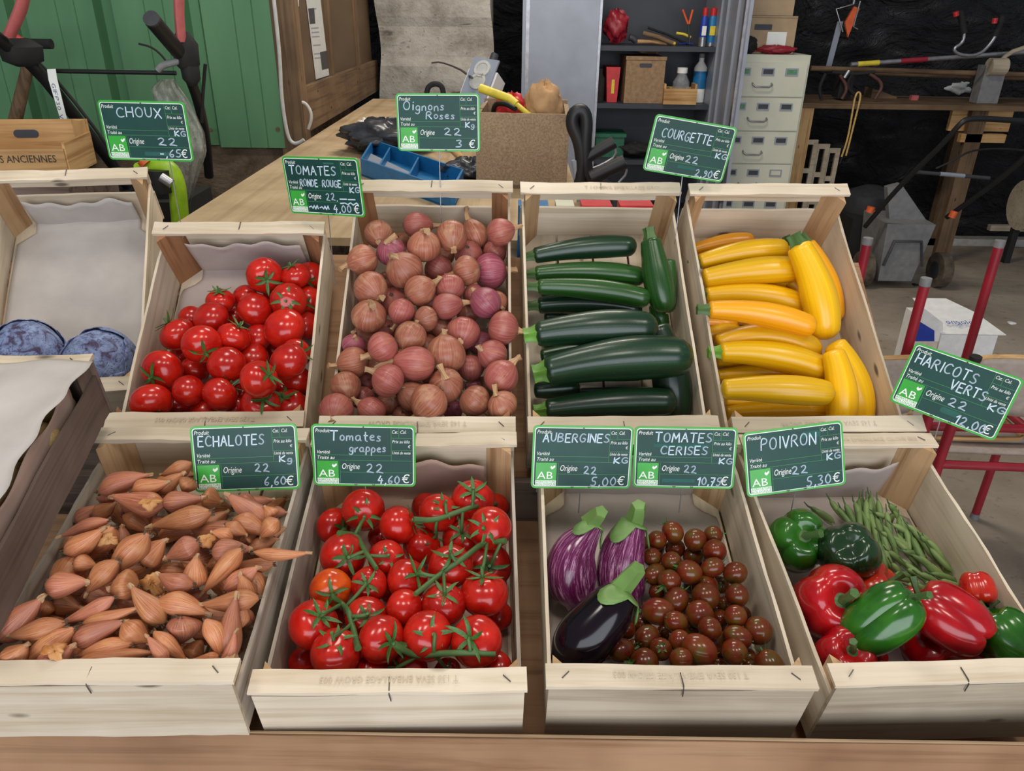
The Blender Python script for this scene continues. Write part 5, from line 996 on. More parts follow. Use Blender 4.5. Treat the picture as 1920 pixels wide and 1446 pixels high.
part('pale_insert', MB().prism([c_ + np.array([0, 0, .02]) for c_ in (C[0] * .75 + C[1] * .25, C[0] * .3 + C[1] * .7, C[3] * .55 + C[1] * .45, C[3] * .75 + C[0] * .2 + C[1] * .05)], (0, 0, .004)), 'grey_metal', t)
for k, (px_, py_, mt, lb, sx) in enumerate(((1000, 400, 'blue_tray', 'blue plastic carton glimpsed through the back of the green courgette crate', .05), (1060, 398, 'cream_metal', 'white carton glimpsed through the back of the green courgette crate', .03), (1120, 396, 'red_plastic', 'dark red carton glimpsed behind the green courgettes', .05), (1195, 396, 'red_plastic', 'bright red carton glimpsed behind the green courgettes, next to the dark one', .055))):
    sx *= .62; P = atY(px_, 386, 1.56); solo('carton', MB().box((P[0] - sx, 1.56, 0), (P[0] + sx, 1.614, float(P[2]))), mt, lb, 'carton', group='cartons behind the crates')
# black padded armrests of a folded walker
t = thing('walker_frame', 'black padded armrest frame of a folded walker beside the chipboard box', 'walker', np.eye(4))
part('padded_post', tube_px(2.0, [(1088, 345), (1092, 300), (1086, 262), (1072, 235), (1075, 212), (1092, 205), (1100, 225), (1096, 270), (1098, 318), (1110, 338)], .017, 12, 2), 'black_plastic', t)
part('armrest', MB().tube(pts(2.0, (1100, 296), (1152, 266)), .016, 12), 'black_plastic', t); part('armrest', MB().tube(pts(1.9, (1108, 334), (1172, 303)), .018, 12), 'black_plastic', t)
part('wire_loop', tube_px(2.0, [(1152, 268), (1156, 292), (1130, 308), (1104, 318)], .003, 6), 'steel', t); part('wire_loop', tube_px(1.9, [(1172, 305), (1176, 325), (1160, 342)], .003, 6), 'steel', t)
part('steel_leg', MB().tube(pts(2.0, (1078, 300), (1086, 352), (1092, 420)), .010, 10), 'grey_metal', t); part('steel_leg', MB().tube(pts(1.95, (1116, 330), (1150, 352), (1150, 430)), .010, 10), 'dark_grey', t)
# ---- grey cupboard with an open door
CY = 4.95; xa, xm, xz = (float(atY(p, 100, CY)[0]) for p in (985, 1124, 1342)); zt = 2.0; sh = [float(atY(1230, p, CY)[2]) for p in (87, 196, 302)]
t = thing('metal_cupboard', 'tall grey metal cupboard, one door shut and one open on its shelves', 'cupboard', np.eye(4))
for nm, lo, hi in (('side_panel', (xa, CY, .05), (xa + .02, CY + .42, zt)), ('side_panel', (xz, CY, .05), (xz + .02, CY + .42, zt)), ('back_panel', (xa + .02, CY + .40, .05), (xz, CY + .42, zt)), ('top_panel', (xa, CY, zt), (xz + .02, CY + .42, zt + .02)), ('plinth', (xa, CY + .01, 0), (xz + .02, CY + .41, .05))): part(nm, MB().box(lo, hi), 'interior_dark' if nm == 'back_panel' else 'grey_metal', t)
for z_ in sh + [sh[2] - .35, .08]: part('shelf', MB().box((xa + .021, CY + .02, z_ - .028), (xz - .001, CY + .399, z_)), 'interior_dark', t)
d = part('door', MB().box((xa - .02, CY - .03, .07), (xm, CY - .008, zt - .01)), 'grey_metal', t); nd = MB().box((xa + .0, CY - .034, .07), (xa + .02, CY - .03, zt - .01)); part('door_rim', nd, 'steel', d); part('door_rim', MB().box((xm - .015, CY - .036, .07), (xm, CY - .03, zt - .01)), 'steel', d)
a = np.array([xz + .012, CY - .005]); b = np.array([float(atY(1400, 60, 4.45)[0]), 4.45]); u_ = (b - a) / np.linalg.norm(b - a); Ld = np.linalg.norm(b - a)
def rd(x0, x1, n0, n1, z0, z1): M = np.eye(4); M[:2, 0] = u_; M[:2, 1] = (-u_[1], u_[0]); M[:2, 3] = a; return MB().box((x0, n0, z0), (x1, n1, z1), M)
d = part('door', rd(0, Ld, 0, .018, .07, zt - .01), 'grey_metal', t)
for q in (.10, .30, .44): part('door_rib', rd(q, q + .03, -.014, 0, .07, zt - .02), 'steel' if q > .4 else 'grey_metal', d)
part('lock_bar', rd(Ld - .02, Ld - .008, -.02, -.006, .5, .75), 'dark_grey', d)
def onS(px, k, y=.12): return np.array([float(atY(px, 100, CY + y)[0]), CY + y, sh[k] + .0015])
mb, M = crumple(onS(1152, 0, .16) + [0, 0, .10], .07, .055, .085, 21, 9); solo('net_bag', mb, 'red_paint', 'red netting bag on the upper cupboard shelf', 'bag', M)
for k, (px_, col, lb) in enumerate(((1314, 'blue_print', 'slim blue and silver spray can on the upper cupboard shelf'), (1343, 'blue_tray', 'fatter blue spray can with yellow shield beside the slim one'))):
    c0 = onS(px_ - 14 * k, 0, .05 + .05 * k); r_ = .021 + .005 * k; o = thing('spray_can', lb, 'spray can', Matrix.Translation(c0.tolist()), 'spray cans in the cupboard')
    part('can_body', MB().lathe([(r_, 0), (r_, .15), (r_ * .7, .165)], 18), col, o); part('can_band', MB().lathe([(r_ * 1.01, .0), (r_ * 1.01, .05 - .03 * k)], 18), 'steel', o); part('cap', MB().lathe([(r_ * .72, .165), (r_ * .72, .205), (.004, .21)], 14), 'red_plastic', o)
    part('label_patch', MB().box((-r_ * .6, -r_ * 1.06, .06), (r_ * .6, -r_ * .8, .11)), 'yellow_plastic' if k else 'white_paint', o)
for k, (p0, p1, r_, mt, lb) in enumerate((((1205, 62), (1262, 78), .014, 'brownwood_x', 'curved brown wooden saw handle on the upper cupboard shelf'), ((1195, 78), (1250, 82), .012, 'paper_bag', 'leather strap lying on the upper cupboard shelf'), ((1240, 78), (1268, 62), .009, 'yellow_plastic', 'bent yellow pruning saw grip on the upper cupboard shelf'), ((1268, 62), (1295, 70), .008, 'yellow_plastic', 'yellow tool tip beside the bent yellow grip'), ((1180, 70), (1192, 84), .02, 'dark_grey', 'dark metal cylinder beside the red netting bag'), ((1236, 82), (1266, 82), .010, 'pale_rope', 'pale wooden block on the upper shelf edge'), ((1272, 84), (1300, 84), .006, 'blue_print', 'small blue stick on the upper shelf edge'), ((1215, 52), (1290, 74), .007, 'rubber', 'black hand tool behind the yellow grip'))):
    A, B = atY(*p0, CY + .1 + .02 * k), atY(*p1, CY + .1 + .02 * k); lo_ = sh[0] + r_ * 1.05; A[2] = max(A[2], lo_); B[2] = max(B[2], lo_) if k not in (0, 2, 7) else lo_
    solo('hand_tool', MB().tube([A, (A + B) / 2 + [0, 0, .006], B], r_, 10), mt, lb, 'hand tool', group='hand tools on the upper shelf')
o = thing('clamp', 'open pair of orange clamp handles on the upper cupboard shelf', 'clamp', np.eye(4)); 
for e in (((1280, 18), (1290, 45)), ((1299, 18), (1292, 45))): part('handle', MB().tube(pts(CY + .15, *e), .007, 8), 'orange_plastic', o)
B_ = onS(1291, 0, .15); part('jaw', MB().tube([atY(1291, 44, CY + .15), B_ + [0, 0, .008]], .006, 8), 'dark_grey', o)
c0 = onS(1153, 1, .08); o = thing('red_case', 'narrow red box with a small yellow label on the middle cupboard shelf', 'box', Matrix.Translation(c0.tolist())); part('case', MB().hexa([(-.03, 0, 0), (.03, 0, 0), (.03, .2, 0), (-.03, .2, 0)], [(-.045, 0, .2), (.04, 0, .2), (.04, .2, .2), (-.045, .2, .2)]), 'red_plastic', o); part('case_label', MB().box((-.008, -.0015, .05), (.01, 0, .13)), 'yellow_plastic', o)
c0 = onS(1213, 1, .04); o = thing('storage_box', 'brown fibre box with a hand hole on the middle cupboard shelf', 'box', Matrix.Translation(c0.tolist())); part('box_body', MB().box((-.118, 0, 0), (.118, .3, .262)), 'cardboard_brown', o); part('hand_hole', MB().prism([(x, -.001, .215 + y) for x, y in rrect(.075, .022, .008)], (0, -.001, 0)), 'interior_dark', o); part('box_rim', MB().box((-.122, -.004, .245), (.122, .0, .265)), 'cardboard_brown', o)
c0 = onS(1284, 1, .0); o = thing('small_crate', 'small pale wooden box on the front edge of the middle cupboard shelf', 'box', Matrix.Translation(c0.tolist())); part('panel', MB().box((-.1, 0, 0), (.1, .012, .09)), 'pine_x', o); part('panel', MB().box((-.1, .14, 0), (.1, .152, .09)), 'pine_x', o)
for s_ in (-1, 1): part('corner_post', MB().box((s_ * .1 - .012 * (s_ > 0), .012, 0), (s_ * .1 + .012 * (s_ < 0), .14, .115)), 'pine_z', o)
c0 = onS(1283, 1, .08) + [0, 0, .003]; o = thing('glass_jar', 'clear jar with white lid standing in the small pale box', 'jar', Matrix.Translation(c0.tolist())); part('jar_body', MB().lathe([(.045, 0), (.055, .03), (.05, .12), (.028, .16), (.028, .175)], 18), 'clear_plastic', o); part('lid', MB().lathe([(.031, .17), (.031, .2), (.002, .202)], 16), 'white_paint', o)
c0 = onS(1317, 1, .17); o = thing('plastic_bottle', 'white bottle with blue label behind the small pale box', 'bottle', Matrix.Translation(c0.tolist())); part('bottle_body', MB().lathe([(.04, 0), (.04, .2), (.016, .235), (.016, .26)], 18), 'white_paint', o); part('label_band', MB().lathe([(.041, .08), (.041, .18)], 18), 'blue_tray', o); part('cap', MB().lathe([(.018, .255), (.018, .28), (.002, .282)], 14), 'grey_plastic', o)
mb, M = crumple(onS(1215, 1, .2) + [0, 0, .290], .08, .05, .018, 31, 8); solo('cloth_bundle', mb, 'cardboard_brown', 'brown cloth bundle on top of the fibre box in the cupboard', 'bundle', M)
for k, (px_, w2, h2) in enumerate(((1128, .03, .19),)): c0 = onS(px_, 1, .1); solo('black_bottle', MB().lathe([(w2, 0), (w2, h2 * .7), (w2 * .5, h2 * .85), (w2 * .5, h2)], 16), 'rubber', 'black bottle at the shadowy end of the middle cupboard shelf', 'bottle', Matrix.Translation(c0.tolist()))
c0 = onS(1155, 2, .1); o = thing('green_basket', 'green plastic basket on the lower cupboard shelf', 'basket', Matrix.Translation(c0.tolist())); part('basket_wall', MB().box((-.09, 0, 0), (.09, .2, .14)), 'green_plastic', o); part('basket_rim', MB().box((-.1, -.01, .125), (.1, .21, .145)), 'green_plastic', o)
mb, M = crumple(onS(1210, 2, .12) + [0, 0, .05], .11, .08, .04, 41, 8); solo('dark_bag', mb, 'rubber', 'dark tool bag on the lower cupboard shelf', 'bag', M)
solo('orange_tool', MB().tube([onS(1170, 2, .02) + [0, 0, .01], onS(1182, 2, .03) + [0, 0, .01]], .009, 8), 'orange_plastic', 'small orange tool beside the green basket', 'tool')
# ---- cream card-index cabinet
FY = 4.75; xr = float(atY(1521, 104, FY)[0]); x0 = xr - .415; zt = float(atY(1480, 103, FY)[2]); zs = [float(atY(1500, p, FY)[2]) for p in (118, 183, 247, 309)]; dz = (zs[0] - zs[3]) / 3
t = thing('filing_cabinet', 'cream metal card-index cabinet with label holders on each drawer', 'cabinet', np.eye(4)); part('carcass', MB().box((x0, FY, .02), (xr, FY + .55, zt)), 'cream_metal', t)
for k in range(6):
    z1 = zs[0] - k * dz; z0_ = z1 - dz + .008
    if z0_ < .03: break
    d = part('drawer', MB().box((x0 + .012, FY - .014, z0_), (xr - .014, FY - .0005, z1)), 'cream_metal', t)
    for j in range(3):
        xc = xr - .37 + j * .135; zc = z1 - .048; part('label_holder', MB().box((xc - .036, FY - .019, zc - .02), (xc + .036, FY - .0145, zc + .02)), 'grey_metal', d); part('label_card', MB().box((xc - .028, FY - .021, zc - .012), (xc + .028, FY - .0195, zc + .013)), 'label_green' if (k == 0 and j != 1) or (k == 1 and j == 0) else 'cream_metal' if k == 3 and j == 2 else 'dark_grey', d)
    xc = xr - .26; zc = z1 - .125; part('pull_handle', MB().tube([(xc - .055, FY - .014, zc + .015), (xc - .055, FY - .034, zc + .008), (xc - .04, FY - .036, zc - .004), (xc + .04, FY - .036, zc - .004), (xc + .055, FY - .034, zc + .008), (xc + .055, FY - .014, zc + .015)], .005, 8), 'steel', d)
for k, (pa, pb, lb, dy) in enumerate((((1402, 96), (1497, 30), 'brown cardboard box with hand hole and white label on the card-index cabinet', .06), ((1404, 29), (1499, -50), 'upper brown cardboard box stacked on the labelled one', .06))):
    A = atY(*pa, FY + dy + .04); B = atY(*pb, FY + dy + .04); zb = zt if k == 0 else ztop; ztop = float(B[2]); o = thing('cardboard_box', lb, 'cardboard box', np.eye(4), 'boxes on the cabinet'); part('box_body', MB().box((A[0], FY + dy + .04, zb + .001), (B[0], FY + .5, ztop - .001)), 'cardboard', o)
    if k == 0: part('hand_hole', MB().box((A[0] + .02, FY + .099, ztop - .075), (A[0] + .12, FY + .1, ztop - .045)), 'interior_dark', o); part('box_label', MB().box((A[0] + .1, FY + .0985, zb + .04), (A[0] + .21, FY + .1, zb + .115)), 'sign_white', o)
    part('flap_seam', MB().box((A[0], FY + .098, ztop - .012), (B[0], FY + .1, ztop - .008)), 'cardboard_brown', o)
mb, M = crumple(np.array([xr - .36, FY + .05, zt + .045]), .06, .04, .045, 51, 9); solo('cable_tangle', mb, 'rubber', 'tangle of black cable on the card-index cabinet', 'cable', M)
mb, M = crumple(np.array([xr - .19, FY + .045, zt + .025]), .11, .04, .022, 52, 9); solo('sausage_packet', mb, 'red_paint', 'shiny red-brown plastic packet on the card-index cabinet', 'packet', M)
# ---- workbench and its clutter
BY = 4.98; bz = float(atY(1700, 196, BY)[2]); bx0 = float(atY(1500, 196, BY)[0])
t = thing('workbench', 'rough wooden workbench along the black sheeting', 'workbench', np.eye(4)); part('bench_top', MB().box((bx0, BY, bz - .03), (bx0 + 2.6, WY - .08, bz)), 'brownwood_x', t)
part('leg', MB().box((bx0 + .02, BY + .02, 0), (bx0 + .10, BY + .1, bz - .03)), 'pine_z', t); xq = float(atY(1824, 240, BY + .06)[0]); part('leg', MB().box((xq - .05, BY + .02, 0), (xq + .05, BY + .06, bz - .03)), 'brownwood_z', t); part('leg', MB().box((xq + .12, WY - .16, 0), (xq + .2, WY - .1, bz - .03)), 'brownwood_z', t); part('leg', MB().box((bx0 + .1, WY - .16, 0), (bx0 + .16, WY - .1, bz - .03)), 'greywood_y', t)
part('brace', MB().box((xq - .14, BY + .08, bz - .16), (xq + .24, BY + .11, bz - .035)), 'pine_x', t); part('brace', MB().box((xq - .08, BY + .02, bz - .22), (xq + .2, BY + .06, bz - .17)), 'pine_x', t)
for k, (ps, r_, mt, lb, nm) in enumerate((([(1520, 128, 5.25), (1920, 140, 5.2)], .016, 'brownwood_x', 'upper brown wooden pole lying along the workbench', 'wooden_pole'), ([(1610, 136, 5.3), (1960, 148, 5.25)], .014, 'brownwood_x', 'lower brown wooden pole lying along the workbench', 'wooden_pole'))):
    solo(nm, MB().tube(pts(5.2, *ps), r_, 10), mt, lb, 'pole', group='poles on the workbench')
t = thing('brush_cutter', 'brush cutter with silver shaft and red trigger grips lying across the workbench', 'brush cutter', np.eye(4))
part('shaft', MB().tube(pts(5.15, (1595, 121), (1925, 98)), .014, 10), 'steel', t); part('yellow_sleeve', MB().tube(pts(5.15, (1608, 120.2), (1648, 117.4)), .0155, 10), 'yellow_plastic', t); part('red_sleeve', MB().tube(pts(5.15, (1688, 114.6), (1738, 111.2)), .0155, 10), 'red_paint', t)
part('handlebar', tube_px(5.0, [(1808, 60), (1806, 80), (1785, 92), (1800, 104), (1835, 104), (1858, 82), (1870, 60)], .010, 8, 2), 'steel', t); part('grip', MB().tube(pts(5.0, (1808, 62), (1800, 20)), .018, 10), 'rubber', t); part('grip', MB().tube(pts(5.0, (1866, 68), (1880, 30)), .018, 10), 'rubber', t); part('trigger', MB().tube(pts(4.97, (1793, 30), (1792, 22)), .016, 8), 'red_plastic', t); part('trigger', MB().tube(pts(4.97, (1864, 44), (1866, 34)), .016, 8), 'red_plastic', t)
part('curved_guard', tube_px(5.1, [(1925, 88), (1890, 100), (1872, 120)], .014, 8), 'greywood_x', t)
P = atY(1853, 140, 5.15); part('engine', MB().box((P[0] - .06, P[1] - .06, bz + .002), (P[0] + .07, P[1] + .03, bz + .22)), 'grey_plastic', t); part('engine_cowl', MB().tube([P + [-.05, -.07, .05], P + [.05, -.07, .05]], .05, 14), 'greywood_x', t)
o = thing('steel_bar', 'flat grey steel bar leaning on the black sheeting above the workbench', 'bar', np.eye(4)); A, B = pts(5.45, (1576, 40), (1553, 128)); part('bar', MB().hexa([B + [-.018, 0, 0], B + [.018, 0, 0], B + [.018, .006, 0], B + [-.018, .006, 0]], [A + [-.018, 0, 0], A + [.018, 0, 0], A + [.018, .006, 0], A + [-.018, .006, 0]]), 'grey_metal', o)
o = thing('bow_saw', 'orange hand saw hanging in front of the black sheeting', 'saw', np.eye(4)); part('handle', MB().prism(pts(5.4, (1602, 12), (1612, 16), (1590, 70), (1585, 42)), (0, .02, 0)), 'orange_plastic', o); part('frame_rod', tube_px(5.4, [(1580, 60), (1568, 17), (1600, 8)], .005, 8, 0), 'steel', o); part('frame_rod', tube_px(5.4, [(1613, 2), (1600, 50), (1608, 55)], .005, 8, 0), 'steel', o); part('bracket', MB().tube(pts(5.42, (1600, 8), (1606, -20)), .008, 8), 'steel', o)
t = thing('vine_pruner', 'cluster of dark red curved metal tines standing on the workbench', 'cultivator', np.eye(4))
for k, (a, b, c_) in enumerate((((1548, 138), (1535, 165), (1540, 186)), ((1575, 140), (1590, 165), (1578, 188)), ((1600, 135), (1585, 160), (1610, 186)), ((1630, 138), (1658, 158), (1640, 186)), ((1560, 135), (1600, 140), (1640, 135)))):
    q = pts(5.12, a, b, c_); q[2][2] = max(q[2][2], bz + .012); part('tine', MB().tube(smooth_pts(q, 2), .011, 8), 'rust' if k % 2 else 'rubber', t)
part('ferrule', MB().tube(pts(5.1, (1583, 146), (1592, 132)), .012, 10), 'steel', t); part('gear_case', MB().box(tuple(atY(1585, 184, 5.16) + [-.05, 0, 0]), tuple(atY(1585, 140, 5.16) + [.06, .1, 0])), 'rubber', t)
t = thing('rope_loop', 'pale yellow rope looped over the workbench edge and hanging down', 'rope', np.eye(4)); part('rope', tube_px(BY - .012, [(1578, 294), (1590, 260), (1600, 200), (1603, 183), (1608, 172), (1614, 175), (1612, 190), (1603, 225), (1592, 270), (1586, 292)], .006, 8, 2), 'pale_rope', t); part('rope_end', tube_px(BY - .012, [(1580, 292), (1575, 306)], .004, 6, 0), 'rubber', t)
P = atZ(1786, 178, bz); mb, M = crumple(P + [0, -.02, .05], .11, .06, .048, 61, 10); solo('plastic_pouch', mb, 'notice_paper', 'crumpled clear plastic pouch on the workbench', 'bag', M)
P = atZ(1713, 188, bz); solo('red_tag', MB().box((P[0] - .022, P[1] - .012, bz + .0005), (P[0] + .022, P[1] + .02, bz + .03)), 'coral_red', 'small coral red block at the workbench edge', 'block')
P = atZ(1650, 184, bz); solo('wooden_wedge', MB().hexa([P + [-.06, 0, .0005], P + [.1, -.02, .0005], P + [.1, .06, .0005], P + [-.06, .12, .0005]], [P + [-.06, 0, .06], P + [.1, -.02, .01], P + [.1, .06, .01], P + [-.06, .12, .06]]), 'brownwood_x', 'dark wooden wedge beside the red tines on the workbench', 'wedge')
for k, (px_, lb) in enumerate(((1512, 'grey folding trestle frame beside the bench leg'), (1535, 'middle grey folding trestle frame under the workbench'), (1556, 'outer grey folding trestle frame under the workbench'))):
    o = thing('trestle_frame', lb, 'trestle', np.eye(4), 'trestle frames under the bench'); y_ = 5.12 + .03 * k; X = float(atY(px_, 320, y_)[0]); z1 = float(atY(px_, 262 + 8 * k, y_)[2])
    for q in (-.035, .03): part('upright', MB().box((X + q - .014, y_, 0), (X + q + .014, y_ + .02, z1)), 'greywood_x', o)
    for q in (.0, .18, .36): part('rung', MB().box((X - .021, y_, z1 - .03 - q), (X + .016, y_ + .018, z1 - q)), 'greywood_x', o)
# ---- lawn mower
t = thing('lawn_mower', 'dusty lawn mower with grey grass box under the workbench', 'lawn mower', np.eye(4)); MY = 4.45
A, B = atY(1640, 512, MY), atY(1752, 420, MY); zt_ = float(B[2]); mb = MB(); mb.hexa([(A[0] + .03, MY, .05), (B[0] - .05, MY, .05), (B[0] - .05, MY + .3, .05), (A[0] + .03, MY + .3, .05)], [(A[0], MY - .02, zt_), (B[0], MY - .02, zt_), (B[0], MY + .32, zt_), (A[0], MY + .32, zt_)]); gb = part('grass_box', mb, 'grey_plastic', t, smooth=False)
xm_ = (A[0] + B[0]) / 2; part('grab_recess', MB().tube([(xm_ - .11, MY - .022, zt_ - .25), (xm_ - .08, MY - .026, zt_ - .1), (xm_ + .08, MY - .026, zt_ - .1), (xm_ + .12, MY - .022, zt_ - .25)], .008, 8), 'dark_grey', gb)
q = pts(MY + .1, (1664, 352), (1690, 345), (1745, 425), (1668, 415)); part('deflector_flap', MB().prism(q, (0, .05, 0)), 'grey_plastic', t)
part('engine_deck', MB().box((A[0] - .05, MY + .33, .1), (B[0] + .02, MY + .85, .34)), 'rubber', t); part('engine_cover', MB().lathe([(.16, .34), (.16, .45), (.05, .5)], 20), 'dark_grey', t).location = (xm_, MY + .58, 0)
for px_, py_ in ((1766, 492), (1622, 488)):
    P = atY(px_, py_, MY + .06); w_ = part('wheel', MB().tube([(P[0] - .03, P[1], .105), (P[0] + .03, P[1], .105)], .105, 26), 'tyre_mud', t); part('hub', MB().tube([(P[0] - .034, P[1], .105), (P[0] + .034, P[1], .105)], .05, 18), 'dark_grey', w_)
part('handle_bar', tube_px(4.2, [(1622, 425, 4.5), (1690, 345, 4.3), (1770, 268, 4.1), (1800, 232, 4.05), (1815, 222, 4.05), (1860, 223, 4.05), (1960, 230, 4.05), (1975, 240, 4.05), (1900, 318, 4.2), (1775, 408, 4.5)], .014, 10, 2), 'black_plastic', t); part('cross_bar', MB().tube(pts(4.25, (1712, 322), (1855, 334)), .010, 8), 'dark_grey', t); part('bar_label', MB().tube(pts(4.25, (1762, 326), (1808, 330)), .0115, 8), 'grey_metal', t)
part('clutch_cable', tube_px(4.1, [(1755, 316), (1790, 300), (1820, 282), (1870, 278), (1925, 282)], .005, 6, 2), 'rubber', t); part('orange_knob', MB().tube(pts(4.45, (1630, 398), (1634, 388)), .022, 10), 'orange_plastic', t); part('orange_knob', MB().tube(pts(4.4, (1784, 408), (1790, 396)), .02, 10), 'orange_plastic', t)
P = atY(1925, 385, 5.0); t = thing('barrow_wheel', 'pale spoked wheel standing at the edge of the workbench shadow', 'wheel', np.eye(4)); part('tyre', MB().tube([(P[0] - .03, P[1], P[2]), (P[0] + .03, P[1], P[2])], .16, 30), 'greywood_x', t); part('axle_stand', MB().box((P[0] - .02, P[1] + .02, 0), (P[0] + .02, P[1] + .06, float(P[2]))), 'rubber', t)
solo('pale_plank', MB().box(tuple(atY(1856, 433, 5.3)), tuple(atY(1990, 422, 5.34) + [0, 0, 0])), 'greywood_x', 'short pale plank lying under the workbench', 'plank')
for k, (px_, py_, s_) in enumerate(((1716, 535, .02), (1897, 607, .022), (1600, 620, .012))): P = atZ(px_, py_, 0); solo('floor_scrap', MB().lathe([(s_ * .4, .001), (s_, .002), (s_ * .7, .008), (s_ * .2, .010)], 9, lambda t, q, z_, u: (q * (1 + .25 * math.sin(3 * t + 2)), 0)), ('rubber', 'white_paint', 'rubber')[k], ('dark clod on the floor in front of the mower', 'small white scrap on the floor behind the carton', 'tiny dark crumb on the floor behind the yellow courgettes')[k], 'scrap', Matrix.Translation(P.tolist()))
# ---- red tube chairs and the carton
def tube_chair(name, label, base, yaw, flip_z=None, seat_h=.44, mats=('laminate', 'red_paint')):
    M = np.eye(4); c_, s_ = math.cos(yaw), math.sin(yaw); M[:3, 0] = (c_, s_, 0); M[:3, 1] = (-s_, c_, 0); M[:3, 3] = base
    if flip_z is not None: M[:3, 1] *= -1; M[:3, 2] *= -1; M[2, 3] = flip_z
    t = thing(name, label, 'chair', M, 'red tube chairs')
    def seat(u, v): x = -.19 + .38 * u; y = -.18 + .36 * v; return (x, y, seat_h + .012 - .014 * math.sin(math.pi * u) * math.sin(math.pi * v))
    part('seat', MB().grid(seat, 10, 10), mats[0], t, sol=.010); part('seat_edge', MB().tube(smooth_pts([(-.185, -.178, seat_h + .006), (-.19, .16, seat_h + .006), (-.16, .182, seat_h + .006), (.16, .182, seat_h + .006), (.19, .16, seat_h + .006), (.185, -.178, seat_h + .006)], 1), .006, 6), 'pine_x', t)
    for sx in (-.19, .19):
        part('rear_leg', MB().tube([(sx, -.20, .006), (sx, -.195, seat_h), (sx, -.215, seat_h + .30)], .0135, 14), mats[1], t); part('front_leg', MB().tube([(sx, .17, .006), (sx, .165, seat_h - .02)], .0125, 14), mats[1], t)
        part('side_rail', MB().tube([(sx, -.195, seat_h - .018), (sx, .17, seat_h - .018)], .0115, 10), mats[1], t)
        part('tube_cap', MB().tube([(sx, -.215, seat_h + .295), (sx, -.216, seat_h + .305)], .0142, 12), 'rubber', t); part('foot_cap', MB().tube([(sx, -.20, .0), (sx, -.20, .02)], .0142, 12), 'grey_plastic', t); part('foot_cap', MB().tube([(sx, .17, .0), (sx, .17, .02)], .0134, 12), 'grey_plastic', t)
    for y_ in (-.195, .165): part('cross_rail', MB().tube([(-.19, y_, seat_h - .02), (.19, y_, seat_h - .02)], .012, 10), mats[1], t)
    def bk(u, v): x = -.185 + .37 * u; return (x, -.20 - .03 * math.sin(math.pi * u), seat_h + .15 + (.17 if 0 else .16) * v - .02 * (abs(2 * u - 1) ** 4) * (1 if v > .5 else -1) * abs(2 * v - 1))
    part('backrest', MB().grid(bk, 14, 8), mats[0], t, sol=.009); part('backrest_edge', MB().tube([bk(u, 1.0) for u in np.linspace(0, 1, 14)], .0065, 6), 'pine_x', t); return t
b1 = atY(1838, 660, 1.74); tube_chair('school_chair', 'red tube chair with laminate backrest, right behind the green beans price sign', np.array([float(b1[0]) + .19, 1.94, 0]), -.05)
b0 = atY(1782, 645, 1.74); tube_chair('school_chair', 'red tube chair with laminate backrest half hidden behind the yellow courgette crate', np.array([float(b0[0]) - .205, 1.93, 0]), .05)
tube_chair('school_chair', 'upside-down red tube chair with bare legs sticking up above the others', np.array([1.215, 1.992, 0]), -.02, .914)
A = atY(1790, 650, 2.75); t = thing('carton', 'white and blue delivery carton with open flap behind the red chairs', 'carton', np.eye(4)); Bx = float(atY(1868, 640, 2.75)[0]); Ax = float(atY(1762, 640, 2.75)[0]); zt_ = float(atY(1790, 628, 2.75)[2])
part('carton_body', MB().box((Ax, 2.75, 0), (Bx, 3.05, zt_)), 'white_paint', t); part('top_flap', MB().prism([(Ax, 2.75, zt_ + .001), (Bx + .03, 2.75, zt_ + .001), (Bx - .01, 2.92, zt_ + .03), (Bx - .08, 3.02, zt_ + .05), (Ax, 3.02, zt_ + .05)], (0, 0, .003)), 'white_paint', t)
q = pts(2.76, (1706, 640), (1722, 570), (1768, 605), (1768, 640)); part('side_flap', MB().prism(q, (0, .003, 0)), 'white_paint', t); q = pts(2.757, (1706, 640), (1716, 598), (1752, 620), (1752, 640)); part('blue_panel', MB().prism(q, (0, .002, 0)), 'blue_print', t)
tx = MB(); put_text(tx, 'Bologne', 0, 0, .045, 0, .1, .13, flip=True); V = tx.V[0]; M = np.eye(3); tx.V[0] = np.stack([Ax + .17 + V[:, 0], 2.80 - V[:, 1] * .9, zt_ + .017 + (.05 - V[:, 1] * .9) * .186], -1); part('carton_print', tx, 'blue_print', t)
# ---- at the green wall: tiller, bags, small crates
t = thing('rotary_tiller', 'black tiller handlebars with coral red levers in front of the green wall', 'tiller', np.eye(4)); TY = 2.25
part('handlebar', tube_px(TY, [(-40, 45, 2.1), (20, 90, 2.18), (70, 130, 2.25), (130, 205, 2.32), (215, 312, 2.42), (240, 350, 2.45)], .017, 12, 1), 'black_plastic', t)
part('handlebar', tube_px(TY, [(332, 95, 2.2), (352, 135, 2.25), (372, 190, 2.3), (385, 250, 2.36), (392, 330, 2.44)], .014, 12, 1), 'black_plastic', t)
g = part('grip', MB().tube(pts(TY, (285, 37, 2.08), (336, 98, 2.2)), .019, 16, True, lambda a, v: 1 + .06 * math.cos(40 * v * 3.14)), 'black_plastic', t); part('grip_end', MB().tube(pts(TY, (283, 34, 2.074), (286, 38, 2.082)), .020, 16), 'dark_grey', g)
part('cross_bar', MB().tube(pts(2.28, (98, 133), (330, 137)), .006, 10), 'black_plastic', t); part('control_cable', tube_px(2.3, [(60, 105), (120, 165), (200, 270), (225, 315)], .005, 8, 1), 'rubber', t)
part('control_cable', tube_px(2.3, [(260, 82), (285, 88), (305, 105), (318, 125)], .003, 6, 2), 'rubber', t); part('control_cable', tube_px(2.3, [(385, 120), (380, 180), (378, 230)], .005, 8, 1), 'rubber', t)
